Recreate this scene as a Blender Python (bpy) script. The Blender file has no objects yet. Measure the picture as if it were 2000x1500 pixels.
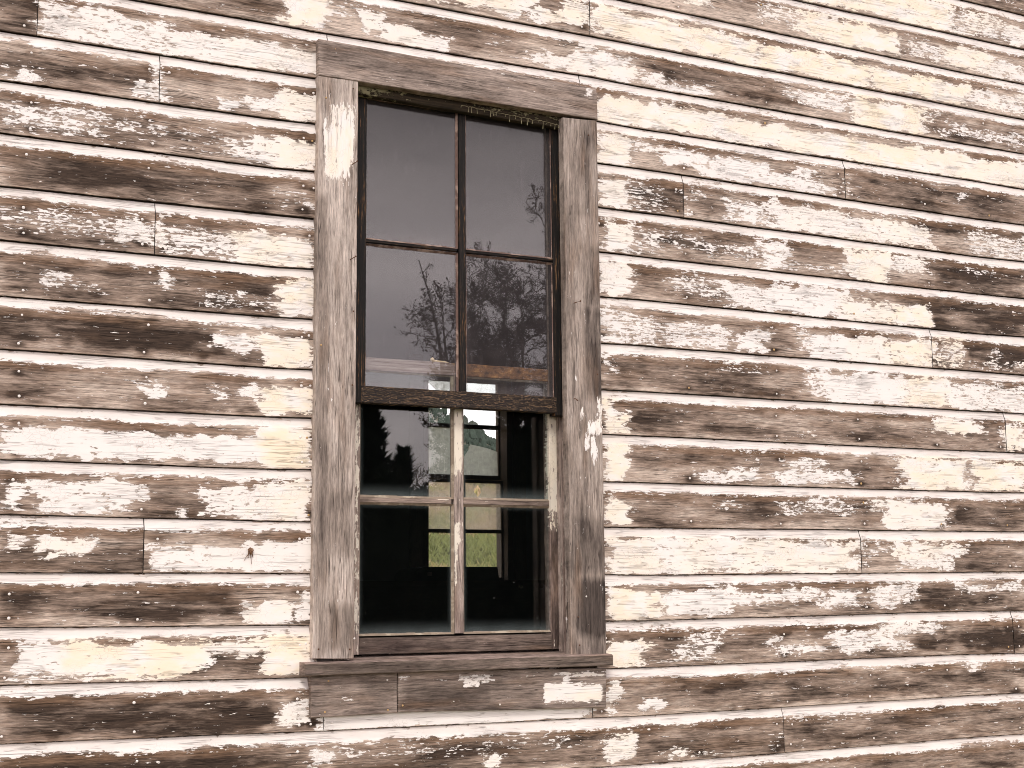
import bpy, bmesh, math, random
import numpy as np
from mathutils import Vector, Matrix, geometry

random.seed(7); RNG = np.random.default_rng(11)
sc = bpy.context.scene
COL = sc.collection

# ------------------------------------------------------------------ camera (solved from the lap lines and the casing edges)
F_PX, YAW, PITCH, ROLL, DIST, CAM_X, CAM_Z = 2858.8, 0.468624, 0.142903, -0.0090392, 3.7, -1.87, 1.6
def cam_axes():
    cy, sy = math.cos(YAW), math.sin(YAW); cp, sp = math.cos(PITCH), math.sin(PITCH)
    fwd = np.array([sy*cp, cy*cp, sp]); r0 = np.array([cy, -sy, 0.0]); u0 = np.cross(r0, fwd)
    cr, sr = math.cos(ROLL), math.sin(ROLL)
    return r0*cr + u0*sr, u0*cr - r0*sr, fwd
RR, UU, WW = cam_axes()
CAM = np.array([CAM_X, -DIST, CAM_Z])
def at(px, py, y=0.0):
    """where the sight line through a photograph pixel meets the vertical plane at depth y -> (x, z)"""
    d = (px-1000)/F_PX*RR - (py-750)/F_PX*UU + WW
    t = (DIST+y)/d[1]
    return CAM_X + t*d[0], CAM_Z + t*d[2]
def proj(P):
    Q = np.asarray(P, float) - CAM
    w = Q @ WW
    return 1000 + F_PX*(Q @ RR)/w, 750 - F_PX*(Q @ UU)/w

cam_d = bpy.data.cameras.new('camera'); cam = bpy.data.objects.new('camera', cam_d); COL.objects.link(cam)
cam.matrix_world = Matrix(((RR[0], UU[0], -WW[0], CAM[0]), (RR[1], UU[1], -WW[1], CAM[1]), (RR[2], UU[2], -WW[2], CAM[2]), (0, 0, 0, 1)))
cam_d.sensor_width = 36; cam_d.lens = F_PX/2000*36; cam_d.clip_start = 0.05; cam_d.clip_end = 2000
sc.camera = cam

# ------------------------------------------------------------------ overcast sky, veiled sun, exposure
SUN_EL, SUN_AZ = math.radians(44), math.radians(205)      # azimuth clockwise from +y
world = bpy.data.worlds.new('World'); sc.world = world; world.use_nodes = True
wn, wl = world.node_tree.nodes, world.node_tree.links
bg = wn['Background']; bg.inputs['Strength'].default_value = 0.1
sky = wn.new('ShaderNodeTexSky'); sky.sky_type = 'NISHITA'; sky.sun_disc = False
sky.sun_elevation = SUN_EL; sky.sun_rotation = SUN_AZ
tcw = wn.new('ShaderNodeTexCoord'); mpw = wn.new('ShaderNodeMapping'); mpw.inputs['Scale'].default_value = (1.6, 1.6, 4.5)
nzw = wn.new('ShaderNodeTexNoise'); nzw.inputs['Scale'].default_value = 1.7; nzw.inputs['Detail'].default_value = 5; nzw.inputs['Roughness'].default_value = 0.55
rmw = wn.new('ShaderNodeValToRGB')
rmw.color_ramp.elements[0].position = 0.36; rmw.color_ramp.elements[0].color = (6.0, 5.2, 5.45, 1)
rmw.color_ramp.elements[1].position = 0.66; rmw.color_ramp.elements[1].color = (12.6, 10.9, 10.8, 1)
mxw = wn.new('ShaderNodeMix'); mxw.data_type = 'RGBA'; mxw.inputs[0].default_value = 0.9
wl.new(tcw.outputs['Generated'], mpw.inputs['Vector']); wl.new(mpw.outputs['Vector'], nzw.inputs['Vector'])
wl.new(nzw.outputs[0], rmw.inputs[0]); wl.new(sky.outputs[0], mxw.inputs[6]); wl.new(rmw.outputs[0], mxw.inputs[7])
spw = wn.new('ShaderNodeSeparateXYZ'); wl.new(tcw.outputs['Generated'], spw.inputs[0])
mrw = wn.new('ShaderNodeMapRange'); mrw.interpolation_type = 'SMOOTHSTEP'
for i_, v_ in enumerate((0.17, 0.37, 2.5, 0.80)): mrw.inputs[i_+1].default_value = v_      # the cloud base is darker than the gap above the horizon
wl.new(spw.outputs[2], mrw.inputs[0]); mlw = wn.new('ShaderNodeVectorMath'); mlw.operation = 'SCALE'
wl.new(mxw.outputs[2], mlw.inputs[0]); wl.new(mrw.outputs[0], mlw.inputs['Scale']); wl.new(mlw.outputs[0], bg.inputs['Color'])
sun_d = bpy.data.lights.new('sun', 'SUN'); sun_d.energy = 1.3; sun_d.angle = math.radians(14); sun_d.color = (1.0, 0.95, 0.88)
sun = bpy.data.objects.new('sun', sun_d); COL.objects.link(sun)
sdir = Vector((math.sin(SUN_AZ)*math.cos(SUN_EL), math.cos(SUN_AZ)*math.cos(SUN_EL), math.sin(SUN_EL)))
sun.rotation_euler = sdir.to_track_quat('Z', 'Y').to_euler(); sun.location = (-6, -12, 12)
sc.view_settings.view_transform = 'Standard'; sc.view_settings.look = 'None'
sc.view_settings.exposure = 0.52; sc.view_settings.gamma = 1.0; sc.view_settings.use_curve_mapping = False
sc.render.engine = 'CYCLES'; sc.cycles.filter_width = 0.95; sc.cycles.use_denoising = True; sc.cycles.denoising_prefilter = "ACCURATE"; sc.cycles.denoising_input_passes = "RGB_ALBEDO_NORMAL"; sc.cycles.max_bounces = 8; sc.cycles.transparent_max_bounces = 16

# ------------------------------------------------------------------ node helpers
class NT:
    def __init__(self, name):
        self.m = bpy.data.materials.new(name); self.m.use_nodes = True
        self.t = self.m.node_tree; self.n = self.t.nodes; self.n.clear()
        self.out = self.n.new('ShaderNodeOutputMaterial')
    def link(self, a, b): self.t.links.new(a, b)
    def put(self, sock, v):
        if hasattr(v, 'is_output'): self.link(v, sock)
        elif isinstance(v, (tuple, list)) and len(v) == 3 and sock.type == 'RGBA': sock.default_value = (*v, 1)
        else: sock.default_value = v
    def math(self, op, a, b=0.0, c=0.0, clamp=False):
        n = self.n.new('ShaderNodeMath'); n.operation = op; n.use_clamp = clamp
        self.put(n.inputs[0], a); self.put(n.inputs[1], b)
        if op in ('MULTIPLY_ADD', 'COMPARE', 'SMOOTH_MIN', 'WRAP'): self.put(n.inputs[2], c)
        return n.outputs[0]
    def add(self, *a):
        r = a[0]
        for b in a[1:]: r = self.math('ADD', r, b)
        return r
    def mul(self, a, b): return self.math('MULTIPLY', a, b)
    def dev(self, a, k): return self.math('MULTIPLY_ADD', a, k, -0.5*k)          # (a-.5)*k
    def rng(self, v, a, b, c=0.0, d=1.0, smooth=True):
        n = self.n.new('ShaderNodeMapRange'); n.interpolation_type = 'SMOOTHSTEP' if smooth else 'LINEAR'
        for i, x in enumerate((v, a, b, c, d)): self.put(n.inputs[i], x)
        return n.outputs[0]
    def mix(self, f, a, b, blend='MIX'):
        n = self.n.new('ShaderNodeMix'); n.data_type = 'RGBA'; n.blend_type = blend; n.clamp_factor = True
        self.put(n.inputs[0], f); self.put(n.inputs[6], a); self.put(n.inputs[7], b); return n.outputs[2]
    def noise(self, vec, scale=1.0, detail=4.0, rough=0.55, dist=0.0):
        n = self.n.new('ShaderNodeTexNoise'); self.put(n.inputs['Vector'], vec); n.inputs['Scale'].default_value = scale
        n.inputs['Detail'].default_value = detail; n.inputs['Roughness'].default_value = rough; n.inputs['Distortion'].default_value = dist
        return n.outputs[0]
    def voro(self, vec, scale=1.0, feature='F1', out='Color', rnd=1.0):
        n = self.n.new('ShaderNodeTexVoronoi'); n.feature = feature; self.put(n.inputs['Vector'], vec)
        n.inputs['Scale'].default_value = scale; n.inputs['Randomness'].default_value = rnd; return n.outputs[out]
    def sep(self, v):
        n = self.n.new('ShaderNodeSeparateXYZ'); self.put(n.inputs[0], v); return n.outputs
    def sepc(self, v):
        n = self.n.new('ShaderNodeSeparateColor'); self.put(n.inputs[0], v); return n.outputs
    def comb(self, x, y, z):
        n = self.n.new('ShaderNodeCombineXYZ')
        for i, v in enumerate((x, y, z)): self.put(n.inputs[i], v)
        return n.outputs[0]
    def attr(self, name):
        n = self.n.new('ShaderNodeAttribute'); n.attribute_name = name; return n
    def coord(self): return self.n.new('ShaderNodeTexCoord').outputs['Object']
    def grey(self, v):
        n = self.n.new('ShaderNodeCombineColor')
        for i in range(3): self.put(n.inputs[i], v)
        return n.outputs[0]
    def ramp(self, f, stops):
        n = self.n.new('ShaderNodeValToRGB'); e = n.color_ramp.elements
        while len(e) < len(stops): e.new(0.5)
        for q, (p, c) in zip(e, stops): q.position = p; q.color = (*c, 1)
        self.put(n.inputs[0], f); return n.outputs[0]
    def bump(self, h, dist, strength=1.0, normal=None):
        n = self.n.new('ShaderNodeBump'); self.put(n.inputs['Height'], h); n.inputs['Distance'].default_value = dist; n.inputs['Strength'].default_value = strength
        if normal is not None: self.put(n.inputs['Normal'], normal)
        return n.outputs[0]
    def bsdf(self, color, rough=0.8, spec=0.25, normal=None, metal=0.0):
        n = self.n.new('ShaderNodeBsdfPrincipled'); self.put(n.inputs['Base Color'], color); self.put(n.inputs['Roughness'], rough)
        n.inputs['Specular IOR Level'].default_value = spec; self.put(n.inputs['Metallic'], metal)
        if normal is not None: self.put(n.inputs['Normal'], normal)
        return n.outputs[0]
    def done(self, s): self.link(s, self.out.inputs[0]); return self.m

WHITE, CREAM = (0.83, 0.80, 0.765), (0.86, 0.755, 0.575)
def mat_wear(name, grain='X', light=(0.52, 0.435, 0.365), mid=(0.275, 0.21, 0.166), dark=(0.05, 0.034, 0.025), brown=(0.20, 0.125, 0.078),
             bias=0.0, grain_amt=1.0, cove=False, stain_gain=1.0, white=WHITE):
    """weathered boards with what is left of the paint; the point attribute 'wear' holds paint left, cream tint, dark stain (on the sill, painted daylight), height on the board"""
    t = NT(name)
    w = t.attr('wear'); wc = t.sepc(w.outputs['Color']); paint, cream, stain = wc[0], wc[1], wc[2]; v = w.outputs['Alpha']
    seed = t.attr('seed').outputs['Fac']
    P = t.sep(t.coord()); g, c = (P[0], P[2]) if grain == 'X' else (P[2], P[0])
    g = t.add(g, t.mul(seed, 5.3)); c2 = t.add(c, t.mul(seed, 3.1))
    # slow wander of the grain
    wob = t.noise(t.comb(t.mul(g, 3.0), t.mul(c2, 8.0), seed), 1, 2, 0.5)
    c3 = t.add(c2, t.dev(wob, 0.012))
    vec = lambda a, b: t.comb(t.mul(g, a), t.mul(c3, b), t.mul(P[1], 20.0))
    A = t.noise(vec(14, 66), 1, 6, 0.70)
    B = t.noise(vec(9, 190), 1, 3, 0.6)
    ch = t.sepc(t.voro(t.comb(t.mul(g, 85), t.mul(c3, 190), 0.0), 1))[0]
    A2 = t.noise(vec(46, 185), 1, 4, 0.65)
    G = t.noise(vec(5.5, 140), 1, 7, 0.86); G2 = t.noise(vec(30, 330), 1, 3, 0.7)
    field = t.add(paint, bias, t.dev(A, 1.75), t.dev(B, 0.95), t.dev(ch, 0.46), t.dev(A2, 1.45), t.dev(G, -0.7), t.dev(G2, 0.55))
    fl = t.noise(vec(30, 290), 1, 3, 0.6)                      # last specks of paint in the grain round the patches
    fleck = t.rng(t.add(t.mul(t.math('MINIMUM', paint, 0.7), 0.42), t.dev(fl, 1.0), t.dev(G, -0.4), bias), 0.42, 0.46)
    mask = t.math('MAXIMUM', t.rng(field, 0.492, 0.508), t.mul(fleck, t.rng(paint, 0.05, 0.3)))
    # bare wood
    S1 = t.noise(vec(3.0, 13), 1, 6, 0.62); S2 = t.noise(vec(8, 60), 1, 7, 0.74)
    dk = t.add(0.24, t.dev(t.noise(t.comb(t.mul(seed, 7.7), 0.5, 0.5), 1, 0), 0.7), t.dev(S1, 2.9*stain_gain), t.dev(S2, 1.45*stain_gain), t.mul(stain, 0.62))
    wood = t.ramp(dk, [(0.0, light), (0.5, mid), (1.0, dark)])
    gm = t.math('MAXIMUM', t.add(1.0, t.dev(G, 3.1*grain_amt), t.dev(G2, 2.2*grain_amt)), 0.25)
    wood = t.mix(1.0, wood, t.grey(gm), 'MULTIPLY')
    tint = t.noise(vec(4, 22), 1, 2, 0.5)
    wood = t.mix(t.rng(tint, 0.5, 0.72, 0.0, 0.35), wood, t.mix(1.0, t.grey(gm), brown, 'MULTIPLY'))
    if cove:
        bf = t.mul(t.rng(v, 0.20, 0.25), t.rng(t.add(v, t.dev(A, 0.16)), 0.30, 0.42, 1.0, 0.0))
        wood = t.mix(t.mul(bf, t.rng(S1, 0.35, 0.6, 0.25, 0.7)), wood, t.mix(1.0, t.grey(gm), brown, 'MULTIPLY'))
    # drying cracks along the grain
    ck = t.noise(vec(1.7, 75), 1, 2, 0.5); ck = t.math('ABSOLUTE', t.math('SUBTRACT', ck, 0.5))
    ckm = t.mul(t.rng(ck, 0.0, 0.010, 1.0, 0.0), t.rng(t.noise(vec(5, 14), 1, 2), 0.50, 0.57))
    ck2 = t.noise(vec(3.2, 140), 1, 3, 0.6); ck2 = t.math('ABSOLUTE', t.math('SUBTRACT', ck2, 0.5))
    ckm = t.math('MAXIMUM', ckm, t.mul(t.rng(ck2, 0.0, 0.014, 0.75, 0.0), t.rng(t.noise(vec(9, 26), 1, 3), 0.5, 0.6)))
    wood = t.mix(t.mul(ckm, 0.8), wood, (0.02, 0.013, 0.01))
    if cove: wood = t.mix(t.rng(v, 0.012, 0.03, 0.85, 0.0), wood, (0.05, 0.034, 0.024))  # lap shadow line deepened by darkening the wood colour in the groove
    # chalky residue ground into the wood round the paint
    ws = t.mul(t.rng(t.add(paint, t.dev(S2, 0.9), t.dev(G, 0.9)), 0.3, 0.9), 0.36)
    wood = t.mix(ws, wood, (0.60, 0.53, 0.46))
    # paint film
    cn = t.noise(vec(9, 20), 1, 3, 0.6)
    cf = t.mul(cream, t.rng(cn, 0.3, 0.62))
    cf = t.add(cf, t.mul(cream, t.dev(t.noise(vec(40, 120), 1, 3, 0.6), 0.8)))
    pc = t.mix(cf, white, CREAM)
    pd = t.noise(vec(6, 180), 1, 4, 0.7)
    pc = t.mix(t.rng(pd, 0.58, 0.85, 0.0, 0.28), pc, (0.50, 0.43, 0.37))
    cr = t.voro(t.comb(t.mul(g, 75), t.mul(c3, 120), 0.0), 1, 'DISTANCE_TO_EDGE', 'Distance')
    crm = t.mul(t.rng(cr, 0.0, 0.05, 1.0, 0.0), t.rng(t.noise(vec(7, 12), 1, 2), 0.5, 0.62))
    pc = t.mix(t.mul(crm, 0.35), pc, (0.30, 0.24, 0.20))
    if cove: pc = t.mix(t.mul(t.rng(t.add(v, t.dev(A, 0.1)), 0.14, 0.24, 1.0, 0.0), t.rng(cn, 0.2, 0.8, 0.35, 0.95)), pc, (0.66, 0.61, 0.565))  # shade inside the cove, painted as a greyer paint colour
    col = t.mix(mask, wood, pc)
    h = t.add(t.mul(mask, 0.55), t.mul(G, t.math('SUBTRACT', 1.0, t.mul(mask, 0.6))), t.mul(ckm, -0.8), t.mul(crm, -0.12))
    nrm = t.bump(h, 0.0018, 1.0)
    return t.done(t.bsdf(col, t.rng(mask, 0, 1, 0.85, 0.6), 0.22, nrm))

def mat_plain(name, color, rough=0.8, var=0.25, scale=40, stretch=(1, 1, 1), bump=0.0, metal=0.0, spec=0.25, second=None):
    t = NT(name); P = t.sep(t.coord()); v = t.comb(t.mul(P[0], stretch[0]), t.mul(P[1], stretch[1]), t.mul(P[2], stretch[2]))
    n = t.noise(v, scale, 4, 0.6)
    col = t.mix(1.0, color, t.grey(t.add(1.0, t.dev(n, 2*var))), 'MULTIPLY')
    if second: col = t.mix(t.rng(t.noise(v, scale*0.37, 4, 0.65), 0.5, 0.62), col, second)
    return t.done(t.bsdf(col, rough, spec, t.bump(n, bump) if bump else None, metal))

M = {}
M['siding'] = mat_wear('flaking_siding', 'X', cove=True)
M['casing_v'] = mat_wear('grey_casing_upright', 'Z', light=(0.50, 0.435, 0.385), mid=(0.285, 0.238, 0.203), dark=(0.075, 0.06, 0.052), bias=-0.12, stain_gain=0.62, grain_amt=0.8)
M['casing_h'] = mat_wear('grey_casing_level', 'X', light=(0.34, 0.28, 0.24), mid=(0.20, 0.16, 0.135), dark=(0.065, 0.05, 0.042), bias=-0.12, stain_gain=0.8)
M['sill'] = mat_wear('brown_sill_wood', 'X', light=(0.28, 0.215, 0.185), mid=(0.125, 0.100, 0.082), dark=(0.05, 0.035, 0.03), bias=-0.3, stain_gain=0.6)
M['sash_h'] = mat_wear('grey_brown_sash_level', 'X', light=(0.26, 0.205, 0.17), mid=(0.135, 0.104, 0.086), dark=(0.05, 0.035, 0.03), bias=-0.15, stain_gain=0.7, white=(0.72, 0.66, 0.56))
M['sash_v'] = mat_wear('grey_brown_sash_upright', 'Z', light=(0.33, 0.27, 0.235), mid=(0.17, 0.125, 0.105), dark=(0.05, 0.036, 0.03), bias=-0.1, white=(0.72, 0.67, 0.57))

def mat_char(name, grain):
    t = NT(name); P = t.sep(t.coord()); g, c = (P[0], P[2]) if grain == 'X' else (P[2], P[0])
    wob = t.noise(t.comb(t.mul(g, 5), t.mul(c, 14), 0.0), 1, 2)
    c = t.add(c, t.dev(wob, 0.018))
    vec = lambda a, b: t.comb(t.mul(g, a), t.mul(c, b), t.mul(P[1], 60))
    n1 = t.noise(vec(7, 210), 1, 4, 0.65); n2 = t.noise(vec(45, 330), 1, 3, 0.6); n3 = t.noise(vec(5, 20), 1, 2)
    f = t.add(n1, t.dev(n2, 0.5), t.dev(n3, 0.5))
    col = t.ramp(f, [(0.46, (0.006, 0.005, 0.0045)), (0.62, (0.020, 0.014, 0.010)), (0.71, (0.15, 0.075, 0.03)), (0.86, (0.30, 0.21, 0.13))])
    return t.done(t.bsdf(col, 0.7, 0.25, t.bump(f, 0.004, 0.8)))
M['char_v'] = mat_char('blackened_sash_upright', 'Z'); M['char_h'] = mat_char('blackened_sash_level', 'X')
def mat_crackle():
    t = NT('crackled_black_rail'); P = t.sep(t.coord())
    d = t.noise(t.comb(t.mul(P[0], 30), 0.0, t.mul(P[2], 60)), 1, 3)
    vv = t.comb(t.add(t.mul(P[0], 38), t.dev(d, 2.5)), 0.0, t.add(t.mul(P[2], 330), t.dev(d, 4.0)))
    e = t.voro(vv, 1, 'DISTANCE_TO_EDGE', 'Distance'); n = t.noise(t.comb(t.mul(P[0], 14), 0.0, t.mul(P[2], 120)), 1, 5, 0.7)
    f = t.add(t.rng(e, 0.0, 0.14, 1.0, 0.0), t.dev(n, 2.2))
    col = t.ramp(f, [(0.25, (0.012, 0.009, 0.008)), (0.62, (0.04, 0.027, 0.019)), (1.0, (0.17, 0.11, 0.065))])
    return t.done(t.bsdf(col, 0.6, 0.3, t.bump(t.math('SUBTRACT', 1.0, f), 0.0015, 0.8)))
M['crackle'] = mat_crackle()
def mat_lichen():
    t = NT('dark_head_with_lichen'); P = t.sep(t.coord()); v = t.attr('wear').outputs['Alpha']
    n = t.noise(t.comb(t.mul(P[0], 60), t.mul(P[1], 60), t.mul(P[2], 130)), 1, 5, 0.7)
    w = t.noise(t.comb(t.mul(P[0], 9), 0.0, t.mul(P[2], 150)), 1, 4, 0.6)
    base = t.ramp(w, [(0.35, (0.012, 0.010, 0.007)), (0.7, (0.06, 0.045, 0.028))])
    xs = t.add(t.rng(P[0], -0.48, -0.20, 0.28, 0.02), t.rng(P[0], -0.15, -0.05, 0.0, 0.12))
    f = t.rng(t.add(n, xs, t.mul(v, 0.22)), 0.79, 0.87)
    col = t.mix(t.mul(f, 0.85), base, t.mix(n, (0.13, 0.12, 0.06), (0.36, 0.33, 0.20)))
    return t.done(t.bsdf(col, 0.9, 0.15, t.bump(t.add(n, f), 0.002)))
M['lichen'] = mat_lichen()
M['drip'] = mat_plain('pale_lichen_drips', (0.30, 0.27, 0.165), 0.9, 0.5, 200)
M['putty_dark'] = mat_plain('rusty_pink_putty', (0.13, 0.085, 0.07), 0.8, 0.5, 60, (1, 1, 1), 0.001, second=(0.30, 0.22, 0.18))
M['putty_pale'] = mat_plain('tan_putty', (0.25, 0.20, 0.15), 0.8, 0.35, 60, (1, 1, 1), 0.001, second=(0.40, 0.34, 0.26))
M['nail_paint'] = mat_plain('painted_nail_head', (0.78, 0.74, 0.70), 0.6, 0.2, 300)
M['nail_rust'] = mat_plain('rusty_nail', (0.11, 0.055, 0.03), 0.7, 0.4, 300)
M['nail_gold'] = mat_plain('rust_stained_nail_head', (0.50, 0.33, 0.15), 0.6, 0.3, 300)
def mat_rail():
    t = NT('inner_rail_half_rusty'); P = t.sep(t.coord()); n = t.noise(t.comb(t.mul(P[0], 7), 0.0, t.mul(P[2], 160)), 1, 5, 0.7); n2 = t.noise(t.comb(t.mul(P[0], 40), 0.0, t.mul(P[2], 60)), 1, 4, 0.65)
    pale = t.ramp(n, [(.35, (.15, .095, .08)), (.55, (.30, .23, .21)), (.7, (.44, .38, .36))])
    rusty = t.ramp(n2, [(.35, (.07, .04, .028)), (.55, (.20, .095, .045)), (.72, (.42, .22, .09))])
    return t.done(t.bsdf(t.mix(t.rng(t.add(P[0], t.dev(n2, .06)), -.16, -.11), pale, rusty), .8, .2, t.bump(n, .001)))
M['rust'] = mat_rail()
M['inner_wood'] = mat_plain('dark_inner_boards', (0.09, 0.065, 0.05), 0.8, 0.35, 6, (6, 6, 1), 0.001)
M['inner_plaster'] = mat_plain('sooty_plaster', (0.13, 0.115, 0.105), 0.9, 0.3, 3)
M['far_frame'] = mat_plain('weathered_far_frame', (0.12, 0.09, 0.07), 0.8, 0.35, 25, (6, 6, 1), 0.001)
M['cabinet'] = mat_plain('dark_varnished_wood', (0.045, 0.030, 0.022), 0.45, 0.4, 8, (1, 1, 8), 0.0005)
M['case'] = mat_plain('dark_painted_case', (0.022, 0.020, 0.019), 0.5, 0.3, 20)
M['knob'] = mat_plain('pale_enamel', (0.55, 0.48, 0.30), 0.4, 0.1, 50)
M['roofing'] = mat_plain('grey_shingle', (0.12, 0.11, 0.10), 0.9, 0.3, 8, (1, 6, 1), 0.004)
M['husk'] = mat_plain('dry_insect_shell', (0.13, 0.065, 0.035), 0.55, 0.4, 300, second=(0.28, 0.17, 0.10))
M['bark'] = mat_plain('grey_bark', (0.032, 0.026, 0.022), 0.9, 0.35, 6, (1, 1, 0.3), 0.01)
M['twig'] = mat_plain('twigs_and_dead_leaves', (0.035, 0.027, 0.021), 0.9, 0.4, 3)
M['needles'] = mat_plain('evergreen_needles', (0.018, 0.035, 0.016), 0.8, 0.5, 1.5)
M['scrub'] = mat_plain('hillside_scrub', (0.055, 0.075, 0.06), 0.9, 0.4, 1.2)

def mat_pane(name, dust, edge, film=(0.55, 0.54, 0.53), streak=0.0, thru=0.4):
    """old window glass: mirror share by angle, slight waves, and a film of dust that thickens towards the putty ('wear' red)"""
    t = NT(name); P = t.sep(t.coord()); e = t.sepc(t.attr('wear').outputs['Color'])[0]
    v1 = t.comb(P[0], 0.0, P[2])
    lw = t.n.new('ShaderNodeLayerWeight'); lw.inputs['Blend'].default_value = 0.5
    fz = t.math('POWER', lw.outputs['Facing'], 5.0)
    fr = t.math('MULTIPLY_ADD', fz, 0.95, 0.045, clamp=True)
    tr = t.n.new('ShaderNodeBsdfTransparent'); tr.inputs[0].default_value = (0.94, 0.96, 0.95, 1)
    gl = t.n.new('ShaderNodeBsdfGlossy'); gl.inputs['Roughness'].default_value = 0.0
    m1 = t.n.new('ShaderNodeMixShader'); t.put(m1.inputs[0], fr); t.link(tr.outputs[0], m1.inputs[1]); t.link(gl.outputs[0], m1.inputs[2])
    df = t.n.new('ShaderNodeBsdfDiffuse'); df.inputs[0].default_value = (*film, 1)
    tl = t.n.new('ShaderNodeBsdfTranslucent'); tl.inputs[0].default_value = (*film, 1)
    m2 = t.n.new('ShaderNodeMixShader'); m2.inputs[0].default_value = thru; t.link(df.outputs[0], m2.inputs[1]); t.link(tl.outputs[0], m2.inputs[2])
    n = t.noise(v1, 22, 5, 0.65); sp = t.noise(t.comb(t.mul(P[0], 70), 0.0, t.mul(P[2], 9)), 1, 4, 0.6)
    speck = t.mul(t.rng(t.voro(v1, 130, 'F1', 'Distance'), 0.0, 0.10, 1.0, 0.0), 0.10)
    fac = t.add(t.mul(dust, t.add(0.25, t.mul(n, 1.5))), t.mul(t.mul(e, edge), t.add(0.3, n)), t.mul(t.rng(sp, 0.55, 0.75), streak), t.mul(speck, dust*6))
    fac = t.math('MINIMUM', fac, 0.95)
    m3 = t.n.new('ShaderNodeMixShader'); t.put(m3.inputs[0], fac); t.link(m1.outputs[0], m3.inputs[1]); t.link(m2.outputs[0], m3.inputs[2])
    return t.done(m3.outputs[0])
M['pane_upper'] = mat_pane('hazy_upper_glass', 0.044, 0.16, film=(0.60, 0.53, 0.55), streak=0.05)  # dust film, thickened and tinted mauve to add painted sky glare
M['pane_lower'] = mat_pane('clear_lower_glass', 0.0025, 0.36, film=(0.36, 0.44, 0.44), thru=.2)
M['pane_far_clear'] = mat_pane('far_glass', 0.10, 0.3, streak=0.12, thru=.8)
M['pane_far_film'] = mat_pane('filmed_far_glass', 0.46, 0.3, film=(0.78, 0.82, 0.79), streak=0.3, thru=.8)
M['pane_far_dirty'] = mat_pane('dirty_far_glass', 0.34, 0.3, film=(0.82, 0.77, 0.70), streak=0.2, thru=.85)

# ------------------------------------------------------------------ object helpers
def tag(o, label=None, cat=None, group=None, kind=None):
    if label: o['label'] = label
    if cat: o['category'] = cat
    if group: o['group'] = group
    if kind: o['kind'] = kind
    return o
def empty(name, loc, parent=None):
    o = bpy.data.objects.new(name, None); COL.objects.link(o); o.location = loc; o.empty_display_size = 0.1
    if parent: hang(o, parent)
    return o
def hang(o, parent):
    bpy.context.view_layer.update(); o.parent = parent; o.matrix_parent_inverse = parent.matrix_world.inverted()
def mesh_obj(name, V, F, mats, parent=None, wear=None, seed=None, fmat=None, smooth=False):
    me = bpy.data.meshes.new(name); V = np.asarray(V, float)
    me.from_pydata([tuple(p) for p in V], [], F)
    for m in (mats if isinstance(mats, (list, tuple)) else [mats]): me.materials.append(m)
    if fmat is not None: me.polygons.foreach_set('material_index', np.asarray(fmat, np.int32))
    if wear is not None:
        a = me.attributes.new('wear', 'FLOAT_COLOR', 'POINT'); a.data.foreach_set('color', np.asarray(wear, np.float32).ravel())
    if seed is not None:
        a = me.attributes.new('seed', 'FLOAT', 'POINT'); a.data.foreach_set('value', np.broadcast_to(np.asarray(seed, np.float32), len(V)).copy())
    if smooth: me.polygons.foreach_set('use_smooth', np.ones(len(me.polygons), bool))
    me.update()
    o = bpy.data.objects.new(name, me); COL.objects.link(o)
    if parent: hang(o, parent)
    return o
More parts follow.
